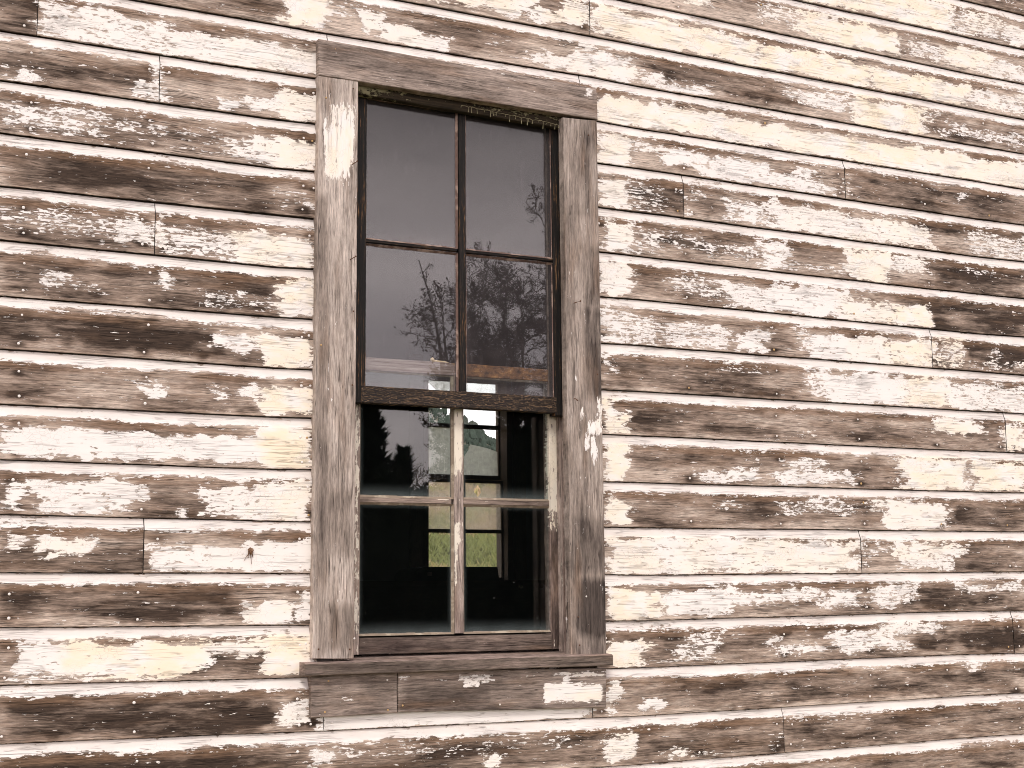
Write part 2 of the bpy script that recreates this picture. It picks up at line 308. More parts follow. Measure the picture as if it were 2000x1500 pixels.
class MB:
    """collects shapes into one mesh"""
    def __init__(self): self.V, self.F, self.m = [], [], []
    def addg(self, V, F, mi=0):
        b = len(self.V); self.V += [tuple(v) for v in V]; self.F += [tuple(i+b for i in f) for f in F]; self.m += [mi]*len(F)
    def box(self, x0, x1, y0, y1, z0, z1, mi=0, bev=0.0):
        if bev <= 0:
            V = [(x, y, z) for x in (x0, x1) for y in (y0, y1) for z in (z0, z1)]
            self.addg(V, [(0, 1, 3, 2), (4, 6, 7, 5), (0, 4, 5, 1), (2, 3, 7, 6), (0, 2, 6, 4), (1, 5, 7, 3)], mi); return
        bm = bmesh.new(); bmesh.ops.create_cube(bm, size=1.0)
        for v in bm.verts: v.co = Vector(((x0+x1)/2+v.co.x*(x1-x0), (y0+y1)/2+v.co.y*(y1-y0), (z0+z1)/2+v.co.z*(z1-z0)))
        bmesh.ops.bevel(bm, geom=bm.edges[:], offset=bev, segments=2, affect='EDGES')
        bm.verts.index_update(); self.addg([v.co[:] for v in bm.verts], [[v.index for v in f.verts] for f in bm.faces], mi); bm.free()
    def tube(self, pts, radii, sides=6, mi=0, cap=True):
        pts = [Vector(p) for p in pts]; n = len(pts); b = len(self.V)
        for i, p in enumerate(pts):
            d = (pts[min(i+1, n-1)]-pts[max(i-1, 0)]).normalized(); a = d.orthogonal().normalized(); c = d.cross(a)
            r = radii[i] if hasattr(radii, '__len__') else radii
            for k in range(sides):
                t = 2*math.pi*k/sides; self.V.append(tuple(p+(a*math.cos(t)+c*math.sin(t))*r))
        for i in range(n-1):
            for k in range(sides):
                k2 = (k+1) % sides; self.F.append((b+i*sides+k, b+i*sides+k2, b+(i+1)*sides+k2, b+(i+1)*sides+k)); self.m.append(mi)
        if cap:
            self.F.append(tuple(b+k for k in range(sides))[::-1]); self.F.append(tuple(b+(n-1)*sides+k for k in range(sides))); self.m += [mi, mi]
    def dome(self, x, y, z, r, h, mi=0, seg=8, tilt=0.0):
        V = [(x, y-h, z)]; F = []
        for q, hh in ((0.62, 0.72), (1.0, 0.0)):
            for k in range(seg):
                t = 2*math.pi*k/seg; V.append((x+r*q*math.cos(t), y-h*hh, z+r*q*math.sin(t)))
        for k in range(seg):
            k2 = (k+1) % seg; F.append((0, 1+k, 1+k2)); F.append((1+k, 1+seg+k, 1+seg+k2, 1+k2))
        self.addg(V, F, mi)
    def build(self, name, mats, parent=None, smooth=False):
        n = len(self.V); return mesh_obj(name, self.V, self.F, mats, parent, np.zeros((n, 4)), random.random()*9, self.m, smooth)

def sstep(a, b, x): t = np.clip((x-a)/(b-a), 0, 1); return t*t*(3-2*t)
def win(x, a, b, s): return sstep(a-s, a+s, x)*(1-sstep(b-s, b+s, x))
def vnoise(x, y, k=0):
    """cheap smooth value noise for numpy arrays, 0..1"""
    xi, yi = np.floor(x), np.floor(y); fx, fy = x-xi, y-yi; fx = fx*fx*(3-2*fx); fy = fy*fy*(3-2*fy)
    h = lambda a, b: np.abs(np.sin(a*127.1+b*311.7+k*74.7)*43758.5453) % 1.0
    return (h(xi, yi)*(1-fx)+h(xi+1, yi)*fx)*(1-fy)+(h(xi, yi+1)*(1-fx)+h(xi+1, yi+1)*fx)*fy

def plank(name, corners, y0, thick, mat, parent=None, blobs=(), stains=(), step=0.008, bev=0.0018, wob=0.0007, base=0.0, sbase=0.0, slope=0.0, soft=(5, 6)):
    """a board seen from the front: corners bl, br, tl, tr as (x, z); front face at y0; blobs are paint left at picture positions"""
    bl, br, tl, tr = [np.array(c, float) for c in corners]
    nx = max(2, int(np.hypot(*(br-bl))/step)); nz = max(2, int(np.hypot(*(tl-bl))/step))
    S, T = np.meshgrid(np.linspace(0, 1, nx+1), np.linspace(0, 1, nz+1))
    XZ = ((1-S)*(1-T))[..., None]*bl + (S*(1-T))[..., None]*br + ((1-S)*T)[..., None]*tl + (S*T)[..., None]*tr
    X, Z = XZ[..., 0].copy(), XZ[..., 1].copy()
    k = random.random()*50
    X += (vnoise(Z*23+k, X*3)-0.5)*2*wob; Z += (vnoise(X*23+k, Z*3)-0.5)*2*wob
    Y = y0 + (vnoise(X*11+k, Z*11)-0.5)*0.0012 + slope*(1-T)*0
    W_, H_ = abs(br-bl)[0], abs(tl-bl)[1]
    # inset of the front grid = chamfer
    cx, cz = X.mean(), Z.mean(); fx = 1-2*bev/max(W_, 1e-4); fz = 1-2*bev/max(H_, 1e-4)
    FX, FZ = cx+(X-cx)*fx, cz+(Z-cz)*fz
    V = np.stack([FX, Y, FZ], -1).reshape(-1, 3).tolist(); w = nx+1
    F = [(j*w+i, j*w+i+1, (j+1)*w+i+1, (j+1)*w+i) for j in range(nz) for i in range(nx)]
    loop = [i for i in range(w)] + [j*w+nx for j in range(1, nz+1)] + [nz*w+i for i in range(nx-1, -1, -1)] + [j*w for j in range(nz-1, 0, -1)]
    Xf, Zf = X.ravel(), Z.ravel(); b1 = len(V)
    V += [(Xf[i], y0+bev, Zf[i]) for i in loop]; b2 = len(V); V += [(Xf[i], y0+thick, Zf[i]) for i in loop]; L = len(loop)
    for q in range(L):
        r = (q+1) % L; F.append((loop[r], loop[q], b1+q, b1+r)); F.append((b1+r, b1+q, b2+q, b2+r))
    F.append(tuple(b2+q for q in range(L)))
    V = np.array(V); px, py = proj(V); wear = np.zeros((len(V), 4)); wear[:, 0] = base; wear[:, 2] = sbase
    for (a, b, c, d, cov, cr) in blobs:
        f = win(px, a, b, soft[0])*win(py, c, d, soft[1]); wear[:, 0] = np.maximum(wear[:, 0], cov*f); wear[:, 1] = np.maximum(wear[:, 1], cr*f)
    for (a, b, c, d, s) in stains:
        sx_ = min(10, (b-a)*.6); f = win(px, a, b, sx_)*win(py, c, d, min(14, (d-c)*.4)); wear[:, 2] = np.maximum(wear[:, 2], s*f) if s > 0 else wear[:, 2]+s*f
    wear[:, 3] = (V[:, 2]-min(bl[1], br[1]))/max(H_, 1e-4)
    return mesh_obj(name, V, F, mat, parent, wear, random.random()*9)
def rect(x0, x1, z0, z1): return ((x0, z0), (x1, z0), (x0, z1), (x1, z1))
def pq(y, bl, br, tl, tr): return tuple(at(*p, y) for p in (bl, br, tl, tr))

def pane(name, x0, x1, z0, z1, y, mat, parent, th=0.003, hole=None, poly=None, wavy=1.0):
    """a sheet of glass with thickness; hole / poly = jagged outlines in (x, z)"""
    if hole is None and poly is None:
        nx, nz = 44, 60; xs = np.linspace(x0, x1, nx+1); zs = np.linspace(z0, z1, nz+1); k = random.random()*40
        X, Z = np.meshgrid(xs, zs)
        rip = 2.2e-5*vnoise(X*16+k, Z*9)+0.8e-5*vnoise(X*44+k, Z*24)+2.5e-6*vnoise(X*95+k, Z*60)      # old drawn glass is never flat
        Y = y+wavy*(rip-rip.mean())
        E = np.clip(1-np.minimum(np.minimum(X-x0, x1-X)*1.6, np.minimum((Z-z0)*.7, (z1-Z)*1.6))/0.032, 0, 1)**2
        V = np.stack([X, Y, Z], -1).reshape(-1, 3).tolist(); E = E.ravel().tolist()
        w = nx+1; F = [(j*w+i, j*w+i+1, (j+1)*w+i+1, (j+1)*w+i) for j in range(nz) for i in range(nx)]
        b = len(V); c = [0, nx, (nz+1)*w-1, nz*w]; V += [(V[i][0], y+th, V[i][2]) for i in c]; E += [0]*4
        F += [(b+3, b+2, b+1, b)]
    else:
        loops = [poly] if poly else [[(x0, z0), (x1, z0), (x1, z1), (x0, z1)], hole]
        pts = [p for l in loops for p in l]; n = len(pts)
        tri = geometry.tessellate_polygon([[Vector((p[0], p[1], 0)) for p in l] for l in loops])
        V = [(p[0], y, p[1]) for p in pts] + [(p[0], y+th, p[1]) for p in pts]; E = [0.3]*len(V)
        F = [tuple(t) for t in tri] + [tuple(i+n for i in t[::-1]) for t in tri]; b = 0
        for l in loops:
            for i in range(len(l)): j = (i+1) % len(l); F.append((b+i, b+j, b+j+n, b+i+n))
            b += len(l)
    wear = np.zeros((len(V), 4)); wear[:, 0] = E
    return mesh_obj(name, V, F, mat, parent, wear, 0.0, smooth=hole is None and poly is None)

# ================================================================== THE BUILDING
house = tag(empty('wooden_building', (0.5, 2.8, 0.0)), 'old wooden building with flaking white paint on its lap siding', 'building')

# ---- front wall: courses of drop siding.  Lap lines, read along the wall: board k lies between line k and k+1
LAPS = {-4:[(1900,3),(2000,28)],-3:[(1900,73),(2000,95)],-2:[(1300,16),(1900,144),(2000,163)],
-1:[(1150,68),(1250,87),(1900,212),(2000,232)],0:[(540,46),(620,60),(1150,148),(1250,167),(1900,282),(2000,299)],
1:[(0,58),(540,140),(620,152),(1167,235),(1250,250),(1900,351),(2000,368)],2:[(0,155),(540,232),(618,240),(1168,317),(1250,328),(1900,425),(2000,438)],
3:[(0,258),(540,327),(617,334),(1170,403),(1250,413),(1900,499),(2000,510)],4:[(0,362),(540,418),(615,426),(1171,490),(1250,500),(1900,572),(2000,582)],
5:[(0,467),(540,520),(612,524),(1173,578),(1250,584),(1900,650),(2000,657)],6:[(0,577),(540,618),(612,622),(1175,669),(1250,674),(1900,724),(2000,732)],
7:[(0,680),(540,718),(612,721),(1178,760),(1250,763),(1900,802),(2000,807)],8:[(0,788),(540,814),(612,816),(1178,847),(1250,850),(1900,880),(2000,884)],
9:[(0,897),(540,916),(612,916),(1180,940),(1250,942),(1900,960),(2000,962)],10:[(0,1004),(540,1017),(612,1018),(1184,1029),(1250,1030),(1900,1037),(2000,1038)],
11:[(0,1118),(540,1119),(612,1119),(1186,1122),(1250,1123),(1900,1117),(2000,1116)],12:[(0,1225),(610,1220),(1186,1212),(1250,1212),(1900,1193),(2000,1192)],
13:[(0,1338),(595,1323),(1190,1306),(1250,1304),(1900,1277),(2000,1275)],14:[(0,1453),(540,1430),(630,1427),(1160,1402),(1250,1398),(1900,1358),(2000,1353)],
15:[(1175,1498),(1250,1493),(1900,1440),(2000,1433)]}
LAPXZ = {}
for k_, ps_ in LAPS.items():
    q = [at(*p) for p in ps_]; LAPXZ[k_] = (np.array([a for a, b in q]), np.array([b for a, b in q]))
def lap_z(k, X):
    z0 = 3.14994 - 0.13518*k
    if k in LAPXZ:
        xs, zs = LAPXZ[k]; d = np.interp(X, xs, zs-z0)
        return z0 + d + (vnoise(X*7, X*0+k*3.3)-0.5)*0.0016
    return z0 + (vnoise(X*0.8, X*0+k*1.7)-0.5)*0.004
# paint left on each board: x0, x1 (picture), v0, v1 (share of board height from the lap down), cover, cream
PAINT = {
-5:[(1900,2000,.5,.9,.3,0)],
-4:[(1560,1860,.2,1,.93,.8),(1860,1960,.25,.95,.6,.4),(1955,2010,.4,1,.85,.3)],
-3:[(1240,1390,.25,.7,.8,.5),(1475,1565,.3,.75,.5,.3),(1558,1760,.3,.93,.93,.8),(1775,1842,.45,.9,.6,.3),(1838,1930,.35,.9,.88,.6),(1915,2010,.5,.98,.75,.2)],
-2:[(700,870,.3,.9,.8,.5),(880,1040,.2,.85,.92,.6),(1035,1110,.6,.9,.85,.6),(1095,1152,.25,.88,.95,.6),(1155,1480,.3,1,.99,.75),(1480,1700,.36,1,.95,.85),(1700,1900,.36,.98,.9,.8),(1880,2010,.4,.9,.7,.3)],
-1:[(546,636,.1,.97,1.05,.7),(640,720,.3,.6,.42,0),(709,752,.42,.85,1,.3),(745,815,.6,.92,1,.3),(800,885,.72,1,.97,.2),(955,975,.55,.7,.6,0),(1030,1062,.62,.9,.95,.2),(1058,1110,.58,.98,.98,.2),(1105,1153,.5,1,.95,.3),(1110,1150,.2,.45,.8,.2),(1150,1245,.3,1,.88,.35),(1245,1310,.6,.98,.72,.1),(1300,1390,.68,.98,.7,0),(1540,1655,.35,.75,.68,.1),(1664,1808,.28,.99,.97,.85),(1806,1835,.3,.6,.6,.3),(1850,2000,.5,.85,.5,0),(1870,1890,.5,.75,.8,0),(1825,1865,.75,.95,.55,0)],
0:[(72,345,.28,1,.74,.1),(330,640,.46,1,.88,.15),(440,620,.5,1,.97,.3),(1160,2010,.36,1,.97,.55),(1160,1480,.36,1,1.0,.6),(1640,1790,.36,1,1.0,.8)],
1:[(0,22,.7,.78,.8,0),(28,72,.74,.94,.88,0),(265,314,.58,1,.72,.1),(296,316,.1,1,.9,.1),(388,405,.74,.86,.8,0),(428,474,.72,.94,.95,0),(478,570,.6,.9,.78,.1),(535,620,.36,.98,.9,.4),(1160,1240,.3,1,.97,.5),(1235,1300,.32,.62,.66,.2),(1290,1355,.32,.78,.88,0),(1345,1510,.42,.98,.87,0),(1490,1618,.66,1,.82,0),(1545,1600,.3,.66,.68,0),(1865,1880,.35,.6,.8,0),(1640,1652,.5,1,.6,.2)],
2:[(0,215,.36,.85,.53,0),(205,330,.38,.7,.4,0),(0,430,.3,.95,.22,0),(428,500,.5,.92,.58,.1),(488,560,.42,1,.8,.3),(532,620,.35,1,.94,.5),(1165,1222,.3,1,.97,.3),(1215,1300,.35,.95,.42,.1),(1333,1342,.3,1,.75,.2),(1342,1385,.3,.5,.55,0),(1420,1510,.35,.92,.62,0),(1495,1510,.2,1,.9,0),(1505,1660,.3,.98,.86,.2),(1650,1825,.42,.98,.82,.4),(1885,2010,.35,.98,.55,.1)],
3:[(530,615,.45,.85,.32,0),(1168,1230,.3,1,.92,.3),(1225,1290,.42,.95,.5,.1),(1290,1480,.4,.8,.38,0),(1420,1560,.4,.62,.5,0),(1484,1545,.3,.98,.72,0),(1540,1665,.72,.85,.6,0),(1660,1742,.22,1,1.0,.65),(1738,1812,.28,.62,.72,.3),(1870,1960,.3,.5,.4,0)],
4:[(0,270,.38,.85,.42,0),(232,305,.45,.85,.78,.1),(303,328,.33,.86,.85,.3),(325,485,.45,1,.6,.05),(455,618,.38,.98,.92,.55),(480,560,.35,.6,.5,.2),(1170,1232,.28,1,.96,.3),(1215,1240,.3,.7,.7,.2),(1300,1425,.34,.8,.5,0),(1410,1510,.38,1,.8,0),(1495,1660,.3,.97,.9,0),(1645,1738,.5,1,.82,.4),(1728,1816,.42,1,.92,.85)],
5:[(72,150,.45,.78,.62,0),(148,205,.68,.82,.5,0),(316,336,.36,.62,.85,0),(385,545,.62,.92,.4,0),(540,612,.28,1,.97,.8),(1172,1290,.3,1,.6,0),(1172,1200,.2,1,.8,0),(1290,1420,.45,.95,.62,0),(1430,1495,.48,.95,.88,0),(1550,1590,.2,.9,.5,0),(1578,1680,.36,1,.86,0),(1660,1745,.3,1,.9,.3),(1738,1820,.35,.98,.82,.75),(1822,1885,.25,.98,.55,.7),(1900,2010,.7,1,.4,.2),(1948,1962,.3,.95,.7,0)],
6:[(410,502,.4,.66,.93,0),(430,500,.55,.75,.8,0),(503,612,.42,.98,.96,.75),(1176,1202,.25,.56,.7,0),(1405,1500,.33,.48,.38,0),(1575,1630,.28,.95,.52,0),(1605,1775,.28,1,.93,0),(1765,1855,.3,1,.98,.7),(1845,2010,.32,1,.78,.1)],
7:[(268,326,.5,.68,.95,0),(421,458,.5,.64,.92,0),(470,520,.44,.62,.85,0),(510,612,.42,1,1.0,.85),(1178,1208,.2,1,.98,.85),(1200,1232,.5,.95,.92,.8),(1812,1900,.26,.62,.92,.6),(1880,1932,.35,.6,.86,.3),(1555,1600,.7,.85,.4,.2),(1850,1868,.6,.75,.7,.2),(1966,2010,.22,1,.8,.6)],
8:[(0,535,.4,.9,.97,0),(515,612,.22,1,1.05,1.0),(1178,1224,.16,1.02,1.0,.8),(1362,1485,.62,.97,.72,0),(1450,1500,.45,.6,.45,0),(1540,1608,.38,.62,.62,0),(1510,1680,.62,.98,.72,0),(1755,1888,.24,1,.95,.75),(1742,1775,.4,.6,.7,.2),(1900,2010,.28,1,.96,.75)],
9:[(3,42,.32,.92,.72,0),(50,300,.32,.66,.92,.05),(75,205,.55,.98,.86,0),(150,260,.6,.85,.7,0),(388,432,.35,.7,.7,0),(395,530,.6,.97,.72,.05),(420,560,.3,.75,.8,.1),(500,600,.28,.98,.95,.5),(0,60,.92,1,.5,0),(340,372,.86,1,.85,0),(470,612,.88,1,.85,.1),(1183,1238,.45,1.0,.97,.6),(1183,1200,.2,.6,.8,.6),(1390,1435,.35,.55,.5,0),(1515,1665,.3,.68,.5,0),(1690,1755,.3,.55,.6,.2),(1735,1850,.32,1,.95,.35),(1740,1840,.85,1,.9,.35)],
10:[(22,58,.36,.66,.86,.2),(66,178,.34,.62,.92,.3),(95,130,.55,.75,.8,.2),(283,300,.4,1,.9,0),(285,412,.5,1,.86,.05),(395,612,.5,1,1.0,.1),(470,612,.38,.7,.95,.1),(1186,1685,.24,1,.84,.35),(1186,1300,.22,1,.95,.5),(1500,1684,.3,1,.9,.4),(1690,1750,.3,.55,.45,0),(1735,1880,.25,.6,.78,.4),(1760,1870,.5,.95,.78,.1),(1800,1870,.75,.95,.7,.1)],
11:[(22,32,.4,.55,.7,0),(108,132,.88,.98,.8,0),(478,567,.62,.98,.9,.3),(525,567,.5,.98,.96,.5),(576,610,.3,.6,.97,.1),(568,612,.55,1,.9,.05),(1188,1295,.36,.94,.98,.75),(1300,1435,.34,.92,.9,0),(1420,1600,.36,.72,.74,0),(1608,1685,.4,.85,.74,0),(1700,1790,.3,.82,.72,0),(1868,2010,.25,.55,.62,0)],
12:[(33,142,.34,.86,.88,0),(115,415,.3,.88,1.02,.85),(380,480,.3,.5,.88,.3),(470,530,.3,.6,.9,.6),(515,602,.24,1,1.02,.95),(0,330,.9,1,.78,0),(410,440,.5,.8,.4,0),(1190,1260,.42,1.02,1.0,.7),(1250,1280,.42,.8,.6,.5),(1325,1415,.3,.95,.56,0),(1185,1420,.9,1,.6,0),(1500,1525,.35,.65,.6,0),(1525,1600,.62,.88,.66,0),(1620,1755,.36,.82,.74,0),(1715,1840,.18,.48,.72,.1),(1745,1790,.6,.9,.55,0)],
13:[(540,606,.42,.9,.76,.2),(590,612,.35,.6,.85,.2),(572,590,.3,.45,.6,0),(632,1158,.0,1,1.1,0),(1187,1214,.2,.7,.97,.2),(1183,1200,.65,1,.9,0),(1243,1292,.74,.92,.92,0),(1896,1916,.15,.4,.8,0)],
14:[(598,640,.38,.62,.9,0),(640,1150,.3,.6,.28,0),(950,985,.55,.8,.85,.3),(1176,1240,.4,.92,.93,.4),(1195,1225,.3,.6,.9,.3),(1245,1262,.25,.4,.6,0),(1300,1340,.75,.98,.7,.2),(1340,1420,.85,.97,.45,.1),(1530,1700,.2,.4,.3,.0),(1524,1534,.5,1,.6,.2)],
}
STAIN = {
-1:[(230,545,.4,1,.85),(700,1030,.28,.78,.8),(1290,1545,.22,.8,1.2),(1790,2010,.4,.98,.9)],-3:[(1730,1815,.3,1,.6),(1380,1480,.4,.9,.3)],-5:[(1600,2010,.2,1,.6)],
0:[(0,70,.2,.95,.7),(300,450,.25,.5,.5)],1:[(0,300,.35,.75,.6),(330,480,.35,.6,.5),(1500,1560,.5,.9,.6),(1650,2010,.3,.98,.8),(1780,1850,.3,.9,1.1)],
2:[(190,430,.35,.95,.55),(1230,1420,.3,.9,.5),(1800,2010,.22,.55,.9)],3:[(0,530,.28,1,.75),(1240,1500,.25,.7,.5),(1810,2010,.2,1,.95)],
4:[(0,240,.35,1,.4),(325,500,.3,.75,.4),(1810,2010,.2,1,1.0),(1240,1400,.25,.5,.4)],5:[(0,540,.28,.95,.85),(1820,1900,.3,.9,.5),(1890,2010,.2,.85,1.3),(1500,1545,.3,.7,.7),(1640,1690,.3,.55,.6)],
6:[(0,430,.28,.85,1.05),(90,420,.4,.8,1.2),(1180,1580,.25,1,.6)],7:[(0,500,.26,.45,.5),(0,500,.7,1,.7),(1230,1500,.25,.9,.75),(1500,1960,.5,.9,.4),(1890,1962,.2,.5,.6)],
8:[(1230,1400,.3,.7,.55),(1650,1720,.3,.75,.6),(0,540,.9,1,.4)],9:[(230,420,.3,.98,.45),(1240,1700,.25,.95,.55),(1850,2010,.25,.9,.9)],
10:[(0,280,.55,1,.6),(1690,2010,.25,.95,.6),(1290,1400,.75,1,.2)],11:[(0,480,.26,.8,.95),(180,430,.5,.9,.9),(1780,1960,.3,.85,.95),(1300,1600,.2,.36,.7)],
12:[(0,60,.4,.7,.6),(375,520,.55,.95,.9),(1520,1730,.2,.4,1.0),(1810,2010,.45,.9,1.15),(1190,1320,.28,.45,.8)],13:[(0,530,.22,1,1.05),(1190,2010,.3,.95,.85),(1330,1500,.45,.9,.9)],
14:[(0,600,.25,.9,.8),(640,1150,.3,.9,.45),(1200,1520,.3,.8,.4),(1535,2010,.25,.95,.75)],15:[(1700,2010,.2,1,.5)],
}
JOINTS = {-2:[1152], -1:[], 0:[71, 640, 1133], 1:[312, 1650], 2:[1335], 4:[303], 5:[1820], 7:[1965], 10:[281, 1682], 12:[1979], 13:[632, 1157], 14:[1531]}
COVE_BARE = {6:[(95,330)], 5:[(60,110)], 1:[(20,60)], 15:[(1880,2000)]}
WX0, WX1, WZ0, WZ1 = -0.575, 0.268, 1.30, 3.095          # hole in the siding behind the casings
studs = [at(px, 750)[0] for px in (35, 283, 1345, 1515, 1675, 1822, 1952)]; STUDS = studs + [studs[1]+0.415, studs[0]-0.41, studs[-1]+0.41, studs[-1]+0.82]
XL, XR = -5.5, 6.5
def siding():
    VV, FF, WE, SE, MI = [], [], [], [], []; off = 0
    prof = [(-0.07, .0160), (0.0, .0160), (.007, .0155), (.021, .0090), (.07, .0078), (.105, .0060), (.14, .0039), (.17, .0020), (.195, .0008), (.22, 0.0)]
    vs = [p[0] for p in prof] + list(np.linspace(.30, .98, 15)) + [.992, 1.0, .972]
    ys = [p[1] for p in prof] + [0.0]*15 + [0.0002, .0012, .0165]
    vs, ys = np.array(vs), np.array(ys); nails = MB()
    for k in range(-8, 23):
        segs = [(XL, XR)]
        cuts = sorted(at(px, LAPS[k][0][1] if k in LAPS else 700)[0] for px in [])
        zt, zb = 3.14994-0.13518*k, 3.14994-0.13518*(k+1)
        jx = []
        for px in JOINTS.get(k, []):
            ym = np.interp(px, [p[0] for p in LAPS.get(k, [(0, 700)])], [p[1] for p in LAPS.get(k, [(0, 700)])]) + 45
            jx.append(at(px, ym)[0])
        rj = random.Random(k*13+5); jx += [XL+1.2+rj.random()*2.2, XR-0.8-rj.random()*2.4]
        if k in (-8, -7, -6, 16, 17, 18, 19, 20, 21, 22): jx.append(rj.uniform(-1, 1.5))
        edges = sorted([XL, XR] + jx)
        pieces = list(zip(edges[:-1], edges[1:])); out = []
        for a, b in pieces:
            if zb < WZ1 and zt > WZ0 and not (zt > WZ1 and zt-WZ1 > .05 and False):
                full_in = zt <= WZ1+0.02 and zb >= WZ0-0.02
                if full_in:
                    if a < WX0: out.append((a, min(b, WX0)))
                    if b > WX1: out.append((max(a, WX1), b))
                    continue
            out.append((a, b))
        for a, b in out:
            if b-a < 0.01: continue
            a += .0011; b -= .0011
            lo, hi = max(a, -1.7), min(b, 2.5); xs = []
            if hi > lo: xs = list(np.linspace(lo, hi, max(2, int((hi-lo)/.006))))
            if a < -1.7: xs = list(np.linspace(a, min(b, -1.7), max(2, int((min(b, -1.7)-a)/.03)))) + xs[1 if b > -1.7 else 0:]
            if b > 2.5: xs = xs[:-1 if a < 2.5 else None] + list(np.linspace(max(a, 2.5), b, max(2, int((b-max(a, 2.5))/.03))))
            X = np.array(sorted(set(xs))); n = len(X)
            T, B = lap_z(k, X), lap_z(k+1, X)
            seed = rj.random()*10; dy = (rj.random()-.5)*.0016
            XX = np.repeat(X[None], len(vs), 0); VVv = np.repeat(vs[:, None], n, 1)
            chip = (vnoise(X*70, X*0+k*9.1) > .80)*vnoise(X*31, X*0+k)*.0022
            ZZ = T[None]+(B-T)[None]*VVv; ZZ[-2:] += chip[None]+(vnoise(X*140, X*0+k)-.5)[None]*.0010
            YY = np.repeat(ys[:, None], n, 1)+dy + (vnoise(XX*1.3, VVv*1.5+k*5)-.5)*.003 + (vnoise(XX*14, VVv*3+k*5)-.5)*.0006
            pts = np.stack([XX, YY, ZZ], -1).reshape(-1, 3)
            px, py = proj(pts); px = px.reshape(XX.shape); py = py.reshape(XX.shape)
            we = np.zeros(XX.shape+(4,)); jit = (vnoise(XX*9, VVv*4+k*7)-.5)*26+(vnoise(XX*34, VVv*9+k*7)-.5)*22; jv = (vnoise(XX*11+40, VVv*3+k*7)-.5)*.16+(vnoise(XX*38+40, VVv*5+k*7)-.5)*.13
            inside = (px > -20)*(px < 2020)*(py > -60)*(py < 1560)
            rnd = sstep(.52, .75, vnoise(XX*2.1+k*3.7, VVv*1.2+k*5.5))*.95
            P_ = np.where(inside > 0, 0.0, rnd); C_ = np.zeros(XX.shape); S_ = np.zeros(XX.shape)
            for (x0, x1, v0, v1, cov, cr) in PAINT.get(k, []):
                f = win(px+jit, x0, x1, 17)*win(VVv+jv, v0, v1, .085); P_ = np.maximum(P_, cov*f); C_ = np.maximum(C_, cr*win(px+jit, x0, x1, 16)*win(VVv, v0-.1, v1+.1, .05))
            for (x0, x1, v0, v1, s) in STAIN.get(k, []):
                S_ = np.maximum(S_, s*win(px+jit*2, x0, x1, 26)*win(VVv+jv, v0, v1, .09))
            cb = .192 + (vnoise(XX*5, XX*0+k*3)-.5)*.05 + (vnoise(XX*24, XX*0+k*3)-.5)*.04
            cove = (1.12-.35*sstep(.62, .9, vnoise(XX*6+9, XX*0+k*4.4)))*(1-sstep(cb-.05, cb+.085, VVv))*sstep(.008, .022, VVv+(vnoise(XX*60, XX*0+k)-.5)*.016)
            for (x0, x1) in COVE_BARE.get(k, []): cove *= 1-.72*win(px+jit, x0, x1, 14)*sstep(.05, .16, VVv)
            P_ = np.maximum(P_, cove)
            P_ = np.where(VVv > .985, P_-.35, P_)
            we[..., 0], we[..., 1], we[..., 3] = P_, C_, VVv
            # nails at the studs and at board ends
            for s in STUDS + [a+.028, b-.028]:
                if a+.02 < s < b-.02 and not (WX0-.02 < s < WX1+.02 and WZ0 < zb < WZ1) and rj.random() > .06:
                    for vn in (.37, .86):
                        if rj.random() < .12: continue
                        vn += rj.uniform(-.03, .03); sx = s+rj.uniform(-.006, .006)
                        zz = float(np.interp(sx, X, T+(B-T)*vn)); r = rj.uniform(.0031, .0041)
                        nails.dome(sx, dy-.0004, zz, r, .0019, 2 if rj.random() < .12 else 1)
                        d2 = ((XX-sx)/.016)**2+((ZZ-zz)/.009)**2; S_ = np.maximum(S_, 1.15*np.exp(-d2*.7))
            we[..., 2] = S_
            m = len(vs); I = (np.arange(m-1)[:, None]*n+np.arange(n-1)[None]).ravel()+off
            FF.append(np.stack([I+n, I+n+1, I+1, I], 1)); VV.append(pts); WE.append(we.reshape(-1, 4)); SE.append(np.full(len(pts), seed)); off += len(pts)
            # end grain of the board
            for col in (0, n-1):
                pass
    nf = sum(len(f) for f in FF); MI = [0]*nf
    V = np.concatenate(VV); F = np.concatenate(FF).tolist(); WE = np.concatenate(WE); SE = np.concatenate(SE)
    b = len(V); V = np.concatenate([V, np.array(nails.V)]); F += [tuple(i+b for i in f) for f in nails.F]; MI += nails.m
    WE = np.concatenate([WE, np.zeros((len(nails.V), 4))]); SE = np.concatenate([SE, np.zeros(len(nails.V))])
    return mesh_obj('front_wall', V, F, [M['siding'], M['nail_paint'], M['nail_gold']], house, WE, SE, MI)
front = siding()
front['label'] = 'front wall of white lap siding, its paint peeling off grey boards'
# sheathing behind the siding, with the window opening
JL, JR, HZ, SZ = -0.507, 0.199, 3.03, 1.40               # clear opening between jambs
sh = MB(); ya, yb = 0.016, 0.15
sh.box(XL, JL-.02, ya, yb, 0, 4.2); sh.box(JR+.02, XR, ya, yb, 0, 4.2); sh.box(JL-.02, JR+.02, ya, yb, 0, SZ-.02); sh.box(JL-.02, JR+.02, ya, yb, HZ+.02, 4.2)
sh.build('wall_sheathing', M['inner_plaster'], house)

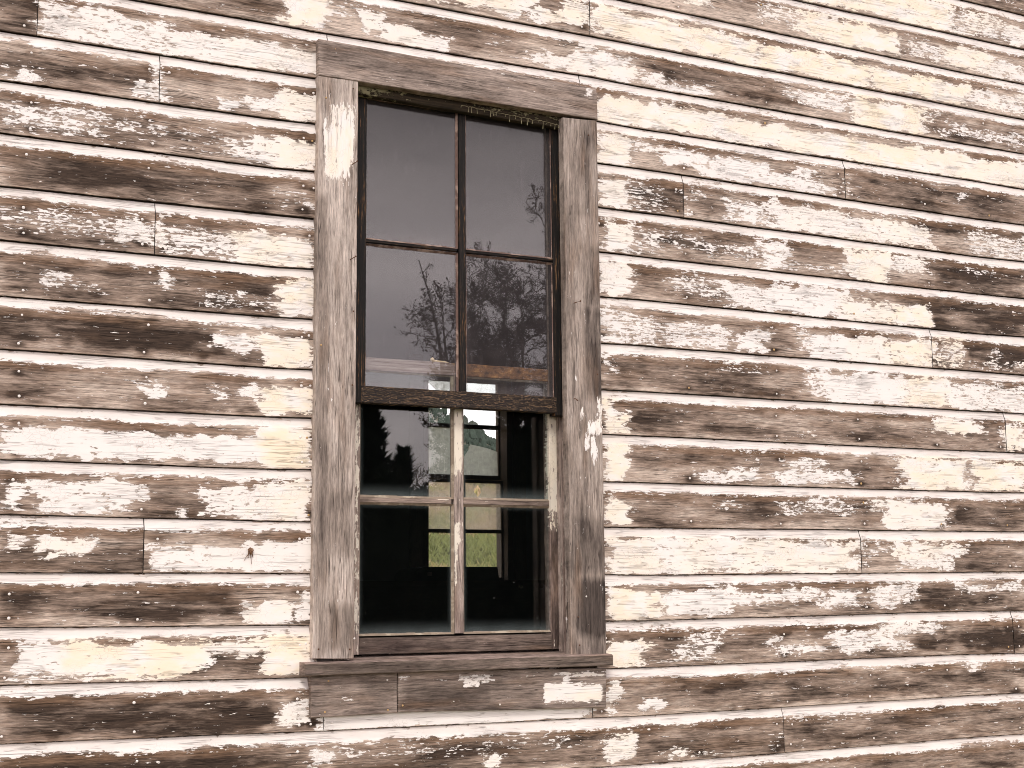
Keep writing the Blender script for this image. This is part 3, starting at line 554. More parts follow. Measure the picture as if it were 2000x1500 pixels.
# ---- the window in the front wall
win_e = empty('window', (-0.15, 0.0, 1.40), house)
win_e['label'] = 'tall two-over-two sash window with blackened upper sash and clear lower sash'
yc = -0.022
nh = [(655,96,2),(656,104,1),(836,124,1),(978,145,2),(1114,216,2),(688,147,1),(637,191,2),(690,173,0),(1149,264,0),(627,674,2),(688,752,0),(690,608,0),(1167,731,0),(1145,1165,1),(1132,1260,0),(683,1268,0),(622,1268,0),(692,1247,1),(1129,1205,0),
      (642,1330,2),(757,1328,1),(635,1391,2),(758,1387,2),(787,1378,2),(977,1376,1)]
NAIL_RUNS = [(px-2.5, px+2.5, py-2, py+26, .9) for px, py, mi in nh if py < 1290 and py > 150] + [(684, 689, 324, 350, .8), (681, 687, 508, 536, .8), (1119, 1123, 594, 620, .8), (1119, 1123, 700, 775, 1.0)]
cas_l = plank('side_casing', (at(610,1287,yc), at(691,1287,yc), at(623,148,yc), at(700,158,yc)), yc, .030, M['casing_v'], win_e,
    blobs=[(644,694,206,262,.95,.7),(634,692,240,325,1.2,.75),(634,682,300,352,1.0,.6),(698,702,160,420,.5,0)],
    stains=[(618,640,380,1280,.75),(622,650,160,220,.4),(640,690,960,1090,.55),(620,690,1180,1270,.7),(650,672,360,700,-.25)]+NAIL_RUNS, sbase=-.15, soft=(8, 26), step=.0045)
cas_r = plank('side_casing', (at(1116,1279,yc), at(1185,1280,yc), at(1100,229,yc), at(1166,236,yc)), yc, .030, M['casing_v'], win_e,
    blobs=[(1122,1127,730,745,.9,0),(1133,1140,795,822,.9,.2),(1147,1164,822,850,1.05,0),(1143,1152,845,880,.95,0),(1153,1163,850,890,.95,0),(1163,1175,820,848,1.0,.5),(1168,1180,770,840,.8,.2),(1155,1166,868,905,.8,0)],
    stains=[(1140,1180,600,780,.7),(1145,1185,480,600,.5),(1120,1185,1010,1120,.5),(1130,1185,1130,1240,.85),(1140,1160,260,420,.4)]+NAIL_RUNS, sbase=-.05, soft=(4, 9), step=.0045)
plank('head_casing', (at(623,147,yc), at(1167,234,yc), at(622,76,yc), at(1164,173,yc)), yc-.0025, .033, M['casing_h'], win_e,
    blobs=[(1143,1158,172,188,1.0,0),(974,986,142,150,.9,.4)], stains=[(630,760,85,140,.8),(700,960,100,160,.45),(900,1150,150,190,.4),(920,1120,190,235,-.2)], sbase=.15)
yap = -0.020
plank('apron', (at(609,1402,yap), at(776,1393,yap), at(607,1312,yap), at(776,1312,yap)), yap, .028, M['casing_h'], win_e,
    blobs=[(668,690,1362,1372,.55,0),(655,740,1345,1352,.35,0)], stains=[(700,776,1325,1400,.5),(610,690,1330,1390,.1)])
plank('apron', (at(778,1391.5,yap), at(1185,1382,yap), at(778,1310,yap), at(1185,1305,yap)), yap+.001, .027, M['casing_h'], win_e,
    blobs=[(778,800,1318,1328,.85,.1),(895,960,1318,1332,.85,.2),(905,938,1325,1343,.95,.1),(958,970,1325,1333,.9,0),(985,1050,1314,1320,.7,.3),(1078,1184,1312,1322,.92,.4),(1098,1112,1318,1334,.95,.1),(1062,1178,1335,1371,1.15,.55)],
    stains=[(790,960,1330,1392,.6),(960,1080,1325,1370,.45),(780,1060,1368,1392,.6)])
# sill: sloping top, nosing in front of the wall
ys_ = -0.050
zsf = (at(597,1290,ys_)[1]+at(1197,1283,ys_)[1])/2; zsb = (at(598,1316,ys_)[1]+at(1197,1304,ys_)[1])/2
def sill_mesh():
    xs = np.linspace(at(597,1290,ys_)[0], at(1197,1283,ys_)[0], 130); V = []; F = []
    for i, x in enumerate(xs):
        k = (vnoise(np.array(x*40.), np.array(3.))-.5)*.0016; q = (vnoise(np.array(x*17.), np.array(8.))-.5)*.0016
        horn = x < JL or x > JR
        yb_ = 0.012 if horn else 0.135
        for (y, z) in ((ys_+.003, zsb+q), (ys_, zsb+.002+q), (ys_+k*.6, zsf-.003+k), (ys_+.004, zsf+k), (-.02, zsf+.0012), (yb_*.5, zsf+.0018+.04*max(0, yb_*.5)), (yb_, zsf+.002+.055*max(0, yb_)), (yb_, zsb)):
            V.append((x, y, z))
    m = 8
    for i in range(len(xs)-1):
        for j in range(m): F.append((i*m+j, (i+1)*m+j, (i+1)*m+(j+1) % m, i*m+(j+1) % m))
    F.append(tuple(range(m))[::-1]); F.append(tuple((len(xs)-1)*m+j for j in range(m)))
    V = np.array(V); px, py = proj(V); wear = np.zeros((len(V), 4)); top = np.array([0, 0, 0, 1, 1, 1, 1, 0]*len(xs))
    wear[:, 2] = np.where(top > 0, -.9, .35)  # daylight painted in: sill top lightened, front and underside darkened
    return mesh_obj('sill', V, F, M['sill'], win_e, wear, 3.3)
sill_mesh()
# jambs, head jamb and blind stops
jm = MB(); jm.box(JR, JR+.019, 0.012, 0.149, SZ, HZ+.02); jambr = jm.build('jamb', M['sash_v'], win_e)
jm = MB(); jm.box(JL-.019, JL, 0.012, 0.149, SZ, HZ+.02); jm.build('jamb', M['sash_v'], win_e)
jm = MB(); jm.box(JL, JR, 0.03, 0.149, HZ, HZ+.019); jm.build('head_jamb', M['inner_wood'], win_e)
XC = at(1116,1279,yc)[0]; XCl = at(691,1287,yc)[0]
st = MB(); st.box(XC+.011, JR, .0085, .028, zsf+.004, HZ); st.build('blind_stop', M['casing_v'], win_e)
st = MB(); st.box(JL, XCl-.002, .0085, .028, zsf+.004, HZ); st.build('blind_stop', M['casing_v'], win_e)
for xa, xb_ in ((JR-.011, JR), (JL, JL+.011)):
    st = MB(); st.box(xa, xb_, .0665, .0785, zsf+.006, HZ); st.build('parting_bead', M['sash_v'], win_e)
zl_ = at(702,182,.006)[1]
hs = plank('head_stop', (at(698,183,.006), at(1106,252,.006), (JL, HZ+.004), (JR, HZ+.004)), .006, .022, M['lichen'], win_e, step=.006)
dr = MB(); rd = random.Random(4)
for i in range(20):
    f = (i+rd.uniform(-.4, .4))/19; px = 905+190*f+rd.uniform(-2, 2); ytop = 205+38*f+rd.uniform(0, 3); ln = rd.uniform(3, 15)*(.75+.3*f)
    xa, za = at(px, ytop, .004); xb2, zb2 = at(px+rd.uniform(-1, 1), ytop+ln, .004)
    dr.tube([(xa, .0050, za), ((xa+xb2)/2, .0046, (za+zb2)/2), (xb2, .0048, zb2)], [.0007, .0006, .0011], 5)
    if i: dr.tube([(xa, .0050, za), ((xa+pv[0])/2, .0048, (za+pv[1])/2+rd.uniform(.0005, .002)), (pv[0], .0050, pv[1])], [.0008, rd.uniform(.0005, .0011), .0008], 5)
    pv = (xa, za)
dr.build('lichen_drips', M['drip'], win_e)

def sash(name, x0, x1, z0, z1, yf, th, gx, gz, mats, blobsets, parent):
    """frame mesh: stiles, rails and bars from one set of planks merged, plus bevelled putty"""
    V, F, WE, SE, MI = [], [], [], [], []
    def add(corners, y0, t, mi, blobs=(), stains=(), base=0., sbase=0.):
        o = plank('tmp', corners, y0, t, mats[0], None, blobs, stains, .006, .0012, .0005, base, sbase)
        me = o.data; b = len(V); V.extend([v.co[:] for v in me.vertices]); F.extend([tuple(i+b for i in p.vertices) for p in me.polygons]); MI.extend([mi]*len(me.polygons))
        w = np.empty(len(me.vertices)*4, np.float32); me.attributes['wear'].data.foreach_get('color', w); WE.extend(w.reshape(-1, 4).tolist()); SE.extend([random.random()*9]*len(me.vertices))
        bpy.data.objects.remove(o); bpy.data.meshes.remove(me)
    for it in blobsets: add(*it)
    return mesh_obj(name, V, F, mats, parent, WE, SE, MI)
def putty(name, rects, yfront, yglass, w, mat, parent):
    for (a, b, c, d) in rects:
        m = MB(); n = 10; o, i_ = [], []
        ring_o = [(a, c), (b, c), (b, d), (a, d)]; ring_i = [(a+w, c+w), (b-w, c+w), (b-w, d-w), (a+w, d-w)]
        for q in range(4):
            o0, o1, i0, i1 = ring_o[q], ring_o[(q+1) % 4], ring_i[q], ring_i[(q+1) % 4]
            for s in range(n):
                t0, t1 = s/n, (s+1)/n; L = lambda p, r, t: (p[0]+(r[0]-p[0])*t, p[1]+(r[1]-p[1])*t)
                j = random.uniform(-.0008, .0008)
                A, B_, C, D = L(o0, o1, t0), L(o0, o1, t1), L(i0, i1, t1), L(i0, i1, t0)
                m.addg([(A[0], yfront, A[1]), (B_[0], yfront, B_[1]), (C[0], yglass, C[1]+j), (D[0], yglass, D[1]+j)], [(0, 1, 2, 3)])
        m.build(name, mat, parent)
# upper sash (outer track, slipped a little)
yu = .030; ygu = yu+.011
ux0, ux1 = JL+.001, JR-.0015
uzb = (at(700,787,yu)[1]+at(1105,806,yu)[1])/2; uzt = HZ-.004
gl = lambda l, y: [at(*p, y) for p in l]
_a = gl([(717,192),(713,463),(712,475),(709,750)], ygu); ugxl = np.mean([p[0] for p in _a])
_b = gl([(1077,246),(1078,498),(1077,778)], ygu); ugxr = np.mean([p[0] for p in _b])
ug1 = np.mean([p[1] for p in gl([(717,192),(892,218),(910,222),(1077,246)], ygu)])
ug2 = np.mean([p[1] for p in gl([(713,463),(892,489),(908,490),(1078,498)], ygu)]); ug3 = np.mean([p[1] for p in gl([(712,475),(890,497)], ygu)])
ug4 = np.mean([p[1] for p in gl([(709,750),(887,765),(909,768),(1077,778)], ygu)])
um0 = np.mean([p[0] for p in gl([(892,218),(892,489),(888,765)], ygu)]); um1 = np.mean([p[0] for p in gl([(910,222),(908,490),(909,768)], ygu)])
UM = [M['char_v'], M['char_h'], M['crackle']]
upper = sash('upper_sash', ux0, ux1, uzb, uzt, yu, .035, 0, 0, UM, [
    (rect(ux0, ugxl, uzb-.001, uzt), yu, .035, 0), (rect(ugxr, ux1, uzb-.008, uzt), yu, .035, 0),
    (rect(ugxl, ugxr, ug1, uzt), yu+.0015, .032, 1), (rect(ugxl-.012, ugxr+.004, uzb, ug4), yu-.0012, .035, 2),
    (rect(um0+.006, um1-.003, ug4, ug1), yu+.002, .030, 0),
    (rect(ugxl, um0, ug3+.005, ug2-.004), yu+.004, .027, 1), (rect(um1, ugxr, ug3+.005, ug2-.004), yu+.004, .027, 1)], win_e)
upper['label'] = 'upper sash of blackened wood with orange grain'
urects = [(ugxl, um0, ug2, ug1), (um1, ugxr, ug2, ug1), (ugxl, um0, ug4, ug3), (um1, ugxr, ug4, ug3)]
putty('putty', [(a-.002, b+.003, c-.004, d+.001) for a, b, c, d in urects], yu+.0035, ygu-.0005, .005, M['putty_dark'], win_e)
for q, (a, b, c, d) in enumerate(urects):
    o = pane('pane', a-.004, b+.006, c-.005, d+.004, ygu, M['pane_upper'], win_e, wavy=(1.0, 1.3, 1.0, 2.4)[q])
    o['label'] = 'hazy old glass pane in the upper sash'
# lower sash (inner track)
yl = .080; ygl = yl+.011; lx0, lx1 = JL+.002, JR-.006
lzb = (at(697,1279,yl)[1]+at(1081,1268,yl)[1])/2; lzr = (at(697,1244,yl)[1]+at(1081,1240,yl)[1])/2
lzt = (at(700,697,yl)[1]+at(900,709,yl)[1])/2; lzu = lzt-.036
lgl = np.mean([p[0] for p in gl([(701,793),(700,968),(699,1237)], ygl)]); lgr = np.mean([p[0] for p in gl([(1068,793),(1070,977),(1074,1232)], ygl)])
lm0 = np.mean([p[0] for p in gl([(880,793),(880,972),(880,1237)], ygl)]); lm1 = np.mean([p[0] for p in gl([(903,793),(903,974),(903,1236)], ygl)])
lg2 = np.mean([p[1] for p in gl([(700,968),(880,972),(903,974),(1070,977)], ygl)]); lg3 = np.mean([p[1] for p in gl([(700,984),(880,986),(903,987),(1072,988)], ygl)])
lg4 = np.mean([p[1] for p in gl([(699,1237),(880,1237),(903,1236),(1074,1232)], ygl)])
LM = [M['sash_v'], M['sash_h'], M['rust']]
lower = sash('lower_sash', lx0, lx1, lzb, lzt, yl, .035, 0, 0, LM, [
    (rect(lx0, lgl, lzb, lzt), yl, .035, 0, [(690,702,790,1280,.6,.2)]),
    (rect(lgr, lx1, lzb, lzt), yl+.0005, .035, 0, [(1066,1110,800,900,1.0,.45),(1068,1098,890,1000,.95,.4),(1072,1092,990,1040,.6,.4)], [(1080,1110,1000,1275,.6),(1085,1110,1180,1270,1.0)]),
    (rect(lgl, lgr, lzu, lzt), yl+.001, .034, 2), (rect(lgl-.0, lgr+.0, lzb, lzr), yl-.001, .036, 1, (), [(700,880,1255,1280,.5),(760,900,1243,1252,-.3),(950,1080,1250,1270,.4)], 0., .05),
    (rect(lm0+.008, lm1-.001, lg4-.002, lzu), yl+.001, .03, 0, [(882,903,795,920,1.0,.2),(884,896,905,930,.8,.2),(884,901,1020,1062,.95,.1),(884,894,1060,1145,.72,.1),(884,890,1195,1205,.6,0)], [], 0., -.3),
    (rect(lgl, lm0, lg3+.002, lg2-.003), yl+.004, .026, 1, [(852,886,968,976,.95,.2)], (), 0., -.3), (rect(lm1, lgr, lg3+.002, lg2-.003), yl+.004, .026, 1, (), (), 0., -.3)], win_e)
lower['label'] = 'lower sash of bare grey-brown wood with scraps of white paint'
lrects = [(lgl, lm0, lg2, lzu), (lm1, lgr, lg2, lzu), (lgl, lm0, lg4, lg3), (lm1, lgr, lg4, lg3)]
putty('putty', [(a-.002, b+.007, c-.004, d+.002) for a, b, c, d in lrects], yl+.003, ygl-.0005, .0065, M['putty_pale'], win_e)
for (a, b, c, d) in lrects:
    o = pane('pane', a-.004, b+.008, c-.005, d+.004, ygl, M['pane_lower'], win_e); o['label'] = 'dark clear glass pane in the lower sash'
# sash lock lying on the meeting rail, seen through the upper glass
sl = MB(); xk, zk = at(845,699,yl+.01)
zk = lzt+.0045
sl.tube([(xk, yl+.012, zk), (xk+.02, yl+.013, zk-.001), (xk+.04, yl+.014, zk-.002), (xk+.052, yl+.015, zk-.003)], [.0035, .003, .0035, .0015], 8)
sl.tube([(xk-.006, yl+.010, zk+.002), (xk, yl+.011, zk+.003), (xk+.005, yl+.012, zk+.002)], [.0035, .0065, .003], 10)
sl.build('sash_lock', mat_plain('enamelled_lock', (0.75, 0.55, 0.35), 0.4, 0.3, 60), win_e, True)['label'] = 'small pale sash lock on the meeting rail'
# bent nails left in the casings
def bent(px, py, dx, dy, r=.0013, ln=.026):
    x, z = at(px, py, yc); m = MB()
    p = [(x, yc+.004, z), (x, yc-.006, z), (x+dx*.3*ln, yc-.011, z+dy*.3*ln), (x+dx*ln, yc-.018, z+dy*ln)]
    m.tube(p, r, 7); e = Vector(p[3]); m.tube([e-Vector((dx, -.3, dy))*.0008, e+Vector((dx, -.3, dy))*.0012], .0026, 8)
    return m.build('nail', M['nail_rust'], win_e)
bent(687, 322, .8, .55, ln=.012); bent(684, 507, .8, .5, ln=.012); bent(1121, 592, .9, .3, ln=.013); bent(1121, 779, .2, -.8, ln=.008)
for px, py, mi in nh:
    hd = MB()
    x, z = at(px, py, yc); yy = yap+.0002 if py > 1300 else yc-.0002
    hd.dome(x, yy-.0006, z, .0028 if mi else .0024, .0016, 0); hd.build('nail', M[('nail_rust', 'nail_paint', 'nail_gold')[mi]], win_e)

# ---- the rest of the shell
YF = 5.6; FT = 0.16
fl, fr_ = at(838,900,YF)[0], at(985,900,YF)[0]; fm0, fm1 = at(905,900,YF)[0], at(915,900,YF)[0]
fz = [at(900,p,YF)[1] for p in (742,825,833,925,941,1033,1040,1128)]
wl_, wr_, wb_, wt_ = fl-.05, fr_+.05, fz[7]-.06, fz[0]+.06
rw = MB()
rw.box(XL, wl_, YF, YF+FT, 0, 4.2); rw.box(wr_, XR, YF, YF+FT, 0, 4.2); rw.box(wl_, wr_, YF, YF+FT, 0, wb_); rw.box(wl_, wr_, YF, YF+FT, wt_, 4.2)
rw.build('rear_wall', M['inner_plaster'], house)
for x in (XL, XR-.15):
    s = MB(); s.box(x, x+.15, .152, YF-.002, 0, 4.2); s.build('side_wall', M['inner_plaster'], house)
s = MB(); s.box(XL+.152, XR-.152, .152, YF-.002, .62, .70); s.build('floor', M['inner_wood'], house)
s = MB(); s.box(XL+.152, XR-.152, .152, YF-.002, 4.0, 4.06); s.build('ceiling', M['inner_wood'], house)
s = MB()
xa, xb_, ya_, yb_ = XL-.25, XR+.25, -.12, YF+FT+.25; zr = 6.4; ym = (ya_+yb_)/2
s.addg([(xa, ya_, 4.21), (xb_, ya_, 4.21), (xb_, yb_, 4.21), (xa, yb_, 4.21), (xa, ym, zr), (xb_, ym, zr)], [(0, 1, 5, 4), (2, 3, 4, 5), (0, 4, 3), (1, 2, 5), (3, 2, 1, 0)])
s.build('roof', M['roofing'], house)
# rear window
rwin = empty('window', ((fl+fr_)/2, YF, fz[7]), house); rwin['label'] = 'sash window in the rear wall with filmed and broken panes, seen through the room'
fr = MB()
fr.box(wl_, fl-.012, YF-.02, YF+FT, wb_, wt_); fr.box(fr_+.012, wr_, YF-.02, YF+FT, wb_, wt_); fr.box(fl-.012, fr_+.012, YF-.02, YF+FT, wb_, fz[7]-.02); fr.box(fl-.012, fr_+.012, YF-.02, YF+FT, fz[0]+.02, wt_)
fr.box(fr_+.062, fr_+.16, YF-.025, YF-.001, wb_-.1, wt_+.1, 0, .004); fr.box(fl-.15, fl-.052, YF-.025, YF-.001, wb_-.1, wt_+.1, 0, .004)
fr.build('frame', M['far_frame'], rwin)
for nm, (z0, z1, zm0, zm1) in (('upper_sash', (fz[3], fz[0], fz[2], fz[1])), ('lower_sash', (fz[7], fz[4], fz[6], fz[5]))):
    s = MB(); y0 = YF+.09 if nm == 'upper_sash' else YF+.05; y1 = y0+.03
    s.box(fl-.012, fl, y0, y1, z0-.03, z1+.02, 0, .002); s.box(fr_, fr_+.012, y0, y1, z0-.03, z1+.02, 0, .002)
    s.box(fl, fr_, y0, y1, z1, z1+.02, 0, .002); s.box(fl, fr_, y0, y1, z0-.032, z0, 0, .002)
    s.box(fm0, fm1, y0, y1, z0, z1, 0, .002); s.box(fl, fm0, y0, y1, zm0, zm1, 0, .002); s.box(fm1, fr_, y0, y1, zm0, zm1, 0, .002)
    s.build(nm, M['far_frame'], rwin)
def jag(cx, cz, rx, rz, n=11, k=0):
    r = random.Random(k); return [(cx+math.cos(2*math.pi*i/n)*rx*r.uniform(.6, 1.15), cz+math.sin(2*math.pi*i/n)*rz*r.uniform(.6, 1.15)) for i in range(n)]
yp, yq = YF+.105, YF+.065
o = pane('pane', fl, fm0, fz[1], fz[0], yp, M['pane_far_film'], rwin, poly=[(fl+.02, fz[0]), (fm0, fz[0]), (fm0, fz[1]+.02), (fm0-.05, fz[1]+.12), (fm0-.13, fz[1]+.21), (fl+.06, fz[1]+.27)]); o['label'] = 'broken glass pane with only its upper corner left'
pane('pane', fm1, fr_, fz[1], fz[0], yp, M['pane_far_clear'], rwin)
pane('pane', fl, fm0, fz[3], fz[2], yp, M['pane_far_film'], rwin)
h0 = [at(917,856,YF), at(922,865,YF), at(923,872,YF), at(919,884,YF), at(917,890,YF), at(917,902,YF), at(922,885,YF), at(929,873,YF), at(930,866,YF), at(944,868,YF), at(965,872,YF), at(983,880,YF)]
o = pane('pane', fm1, fr_, fz[3], fz[2], yp, M['pane_far_film'], rwin, poly=[(fm1, fz[3]), (fr_, fz[3])] + [at(984,880,YF), at(965,873,YF), at(944,868,YF), at(930,865,YF), at(929,874,YF), at(922,884,YF), at(917,892,YF)]); o['label'] = 'broken glass pane with a jagged top edge'
pane('pane', fl, fm0, fz[5], fz[4], yq, M['pane_far_dirty'], rwin)
o = pane('pane', fm1, fr_, fz[5], fz[4], yq, M['pane_far_dirty'], rwin, hole=jag(*at(941,957,YF), .030, .042, 11, 3)); o['label'] = 'dirty glass pane with a small hole'
pane('pane', fl, fm0, fz[7], fz[6], yq, M['pane_far_clear'], rwin); pane('pane', fm1, fr_, fz[7], fz[6], yq, M['pane_far_clear'], rwin)

# ---- furniture inside
yk = 4.75; zt_ = at(900,1134,yk)[1]; x0, x1 = at(640,1134,yk)[0], at(1068,1134,yk)[0]
cab = tag(empty('cabinet', ((x0+x1)/2, yk+.25, .70)), 'long low dark cabinet standing inside the room under the rear window', 'cabinet')
s = MB(); s.box(x0+.03, x1-.03, yk+.03, yk+.52, .78, zt_-.045, 0, .006); s.build('body', M['cabinet'], cab)
s = MB(); s.box(x0, x1, yk, yk+.55, zt_-.028, zt_, 0, .006); s.build('top', M['cabinet'], cab)
s = MB(); s.box(x0+.015, x1-.015, yk+.015, yk+.53, zt_-.050, zt_-.028, 0, .004); s.build('moulding', M['cabinet'], cab)
for a in (x0+.05, x1-.11):
    for b in (yk+.05, yk+.45):
        s = MB(); s.box(a, a+.06, b, b+.06, .70, .79, 0, .004); s.build('leg', M['cabinet'], cab)
kx, kz = at(1019,1141,yk); s = MB(); s.dome(kx, yk+.014, zt_-.039, .013, .02, 0, 10); s.build('knob', M['knob'], cab)
yb2 = yk+.10; bx0, bx1 = at(806,1120,yb2)[0], at(975,1120,yb2)[0]; bz1 = at(900,1107,yb2)[1]; hh = bz1-zt_
cs = tag(empty('case', ((bx0+bx1)/2, yb2+.15, zt_)), 'dark oblong case with a rounded end lying on the cabinet top', 'case')
m = MB(); out = [(bx1, zt_), (bx1-.012, zt_+hh)] + [(bx0+hh*1.0-math.sin(t)*hh*1.0, zt_+.012+(hh-.012)*math.cos(t)) for t in np.linspace(0, math.pi/2, 9)] + [(bx0, zt_)]
n = len(out); m.addg([(x, yb2, z) for x, z in out] + [(x, yb2+.30, z) for x, z in out], [tuple(range(n))[::-1], tuple(range(n, 2*n))] + [(i, (i+1) % n, (i+1) % n+n, i+n) for i in range(n)])
m.build('case_body', M['case'], cs)
m = MB(); m.box(bx0+.10, bx0+.13, yb2-.006, yb2-.0005, zt_+hh*.35, zt_+hh*.62, 0, .002); m.build('latch', M['far_frame'], cs)

# ---- dry insect on the siding
ix, iz = at(488, 1076, 0.0); ins = tag(empty('insect', (ix, -.004, iz)), 'small dried brown insect clinging to a white board left of the window', 'insect')
m = MB(); m.tube([(ix-.002, -.006, iz+.007), (ix, -.009, iz+.003), (ix+.001, -.008, iz-.004), (ix+.001, -.005, iz-.010)], [.003, .0062, .005, .002], 8)
m.tube([(ix-.006, -.005, iz+.002), (ix-.003, -.007, iz+.003)], [.003, .004], 7); m.tube([(ix+.003, -.007, iz+.003), (ix+.007, -.005, iz+.001)], [.004, .0028], 7)
m.build('body', M['husk'], ins, True)
for p in ([(-.004, 0), (-.006, -.010), (-.012, -.018), (-.016, -.026)], [(.002, -.008), (.001, -.016), (.003, -.022), (.004, -.034)], [(.005, -.002), (.006, -.011), (.005, -.017)], [(-.003, -.006), (-.006, -.013), (-.005, -.018)]):
    m = MB(); m.tube([(ix+a, -.003-.002*(i == 1), iz+b) for i, (a, b) in enumerate(p)], [.0012, .0010, .0008, .0005][:len(p)], 5); m.build('leg', M['husk'], ins)

# ================================================================== OUTSIDE
def ridge(x, y):
    az = (x-CAM_X)/np.maximum(y+DIST, 1.0)
    return 1.6+(y+DIST)*(0.124-0.40*(np.clip(az, .2, .8)-.464))
def ground_h(x, y):
    b = sstep(5.9, 8.0, y)*1.15 + np.clip(y-8.0, 0, 18)*.150
    h2 = ridge(x, np.minimum(y, 120.0)); s = sstep(34, 118, y)
    h = b*(1-s)+h2*s*(1-.15*sstep(125, 230, y))
    h = h + sstep(8, 14, y)*((vnoise(x*.5, y*.5)-.5)*.35+(vnoise(x*2, y*2)-.5)*.10) + sstep(40, 80, y)*(vnoise(x*.12, y*.12)-.5)*1.6
    return h + (vnoise(x*.3, y*.3)-.5)*.06*(y < 0)
gx = np.concatenate([np.linspace(-200, -12, 40), np.linspace(-11, 70, 250), np.linspace(72, 260, 45)]); gy = np.concatenate([np.linspace(-260, -8, 50), np.linspace(-7, 40, 190), np.linspace(41, 260, 120)])
GX, GY = np.meshgrid(gx, gy); GZ = ground_h(GX, GY); nxg = len(gx)
Fg = [(j*nxg+i, j*nxg+i+1, (j+1)*nxg+i+1, (j+1)*nxg+i) for j in range(len(gy)-1) for i in range(nxg-1)]
def mat_ground():
    t = NT('dry_and_green_grass_ground'); P = t.sep(t.coord())
    v = t.comb(P[0], P[1], P[2]); n1 = t.noise(v, .55, 4, .6); n2 = t.noise(v, 6, 4, .65); n3 = t.noise(t.comb(t.mul(P[0], 14), t.mul(P[1], 3), t.mul(P[2], 14)), 2, 3, .6)
    f = t.add(n1, t.dev(n2, .5))
    near = t.ramp(f, [(.40, (.48, .36, .24)), (.49, (.42, .35, .17)), (.58, (.34, .34, .14)), (.72, (.25, .29, .11))])
    near = t.mix(t.rng(t.add(P[2], t.dev(n1, 1.2)), 1.9, 2.7, .0, .75), near, t.mix(n2, (.42, .31, .22), (.33, .25, .16)))
    far = t.mix(t.noise(v, .15, 5, .6), (.11, .125, .10), (.20, .18, .14))
    col = t.mix(t.rng(P[1], 30, 50), near, far)
    col = t.mix(t.rng(P[1], -3, 0, 1., 0.), col, t.mix(n2, (.03, .04, .018), (.055, .05, .03)))
    col = t.mix(1.0, col, t.grey(t.add(1.0, t.dev(n3, 1.2))), 'MULTIPLY')
    return t.done(t.bsdf(col, .95, .1))
tag(mesh_obj('ground', np.stack([GX, GY, GZ], -1).reshape(-1, 3), Fg, mat_ground(), smooth=True), 'grassy ground rising to a hillside behind the building', 'ground', kind='structure')
# grass tufts on the bank seen through the rear window
def mat_grass():
    t = NT('grass_blades'); s = t.attr('seed').outputs['Fac']
    return t.done(t.bsdf(t.ramp(s, [(0., (.60, .45, .30)), (.35, (.54, .44, .20)), (.58, (.50, .46, .19)), (1., (.32, .35, .13))]), .9, .1))
V, F, SE = [], [], []; rg = random.Random(3)
for i in range(5200):
    y = rg.uniform(8.5, 25); az = rg.uniform(.40, .54); x = CAM_X+az*(y+DIST); gz = float(ground_h(np.array(x), np.array(y)))
    patch = float(vnoise(np.array(x*1.1), np.array(y*.9), 5)); green = min(1, max(0, (patch-.42)*4+.42+rg.uniform(-.3, .3)-(y-11)*.065))
    for q in range(4):
        a = rg.uniform(0, 6.28); h = rg.uniform(.10, .30); lx, ly = math.cos(a)*h*.5, math.sin(a)*h*.5; w = rg.uniform(.008, .022); b = len(V)
        V += [(x+w, y, gz-.02), (x-w, y, gz-.02), (x+lx*.4, y+ly*.4, gz+h*.7), (x+lx, y+ly, gz+h)]; F += [(b, b+1, b+2), (b+1, b+3, b+2)]; SE += [min(1, max(0, green+rg.uniform(-.1, .1)))]*4
tag(mesh_obj('grass', V, F, mat_grass(), seed=SE), 'green and straw coloured grass on the bank behind the building', 'grass', kind='stuff')
# scrub on the far hill
m = MB(); rg = random.Random(9)
for i in range(4200):
    y = rg.uniform(75, 126); az = rg.uniform(.38, .60); x = CAM_X+az*(y+DIST); z = float(ground_h(np.array(x), np.array(y))); h = rg.uniform(.25, .75)*(1.7 if rg.random() < .08 else .8); r = h*rg.uniform(.3, .5)
    k = 6; j = lambda: rg.uniform(.7, 1.25)
    V_ = [(x+math.cos(t*6.283/k)*r*j(), y+math.sin(t*6.283/k)*r, z+h*.2*j()) for t in range(k)] + [(x+math.cos(t*6.283/k+.5)*r*.75*j(), y+math.sin(t*6.283/k+.5)*r*.75, z+h*.7*j()) for t in range(k)] + [(x+rg.uniform(-.3, .3)*r, y, z+h), (x, y, z-.3)]
    m.addg(V_, [f for t in range(k) for f in ((t, (t+1) % k, k+t), ((t+1) % k, k+(t+1) % k, k+t), (k+t, k+(t+1) % k, 2*k), ((t+1) % k, t, 2*k+1))])
tag(m.build('hillside_scrub', M['scrub']), 'dark scrub covering the distant hillside', 'scrub', kind='stuff')

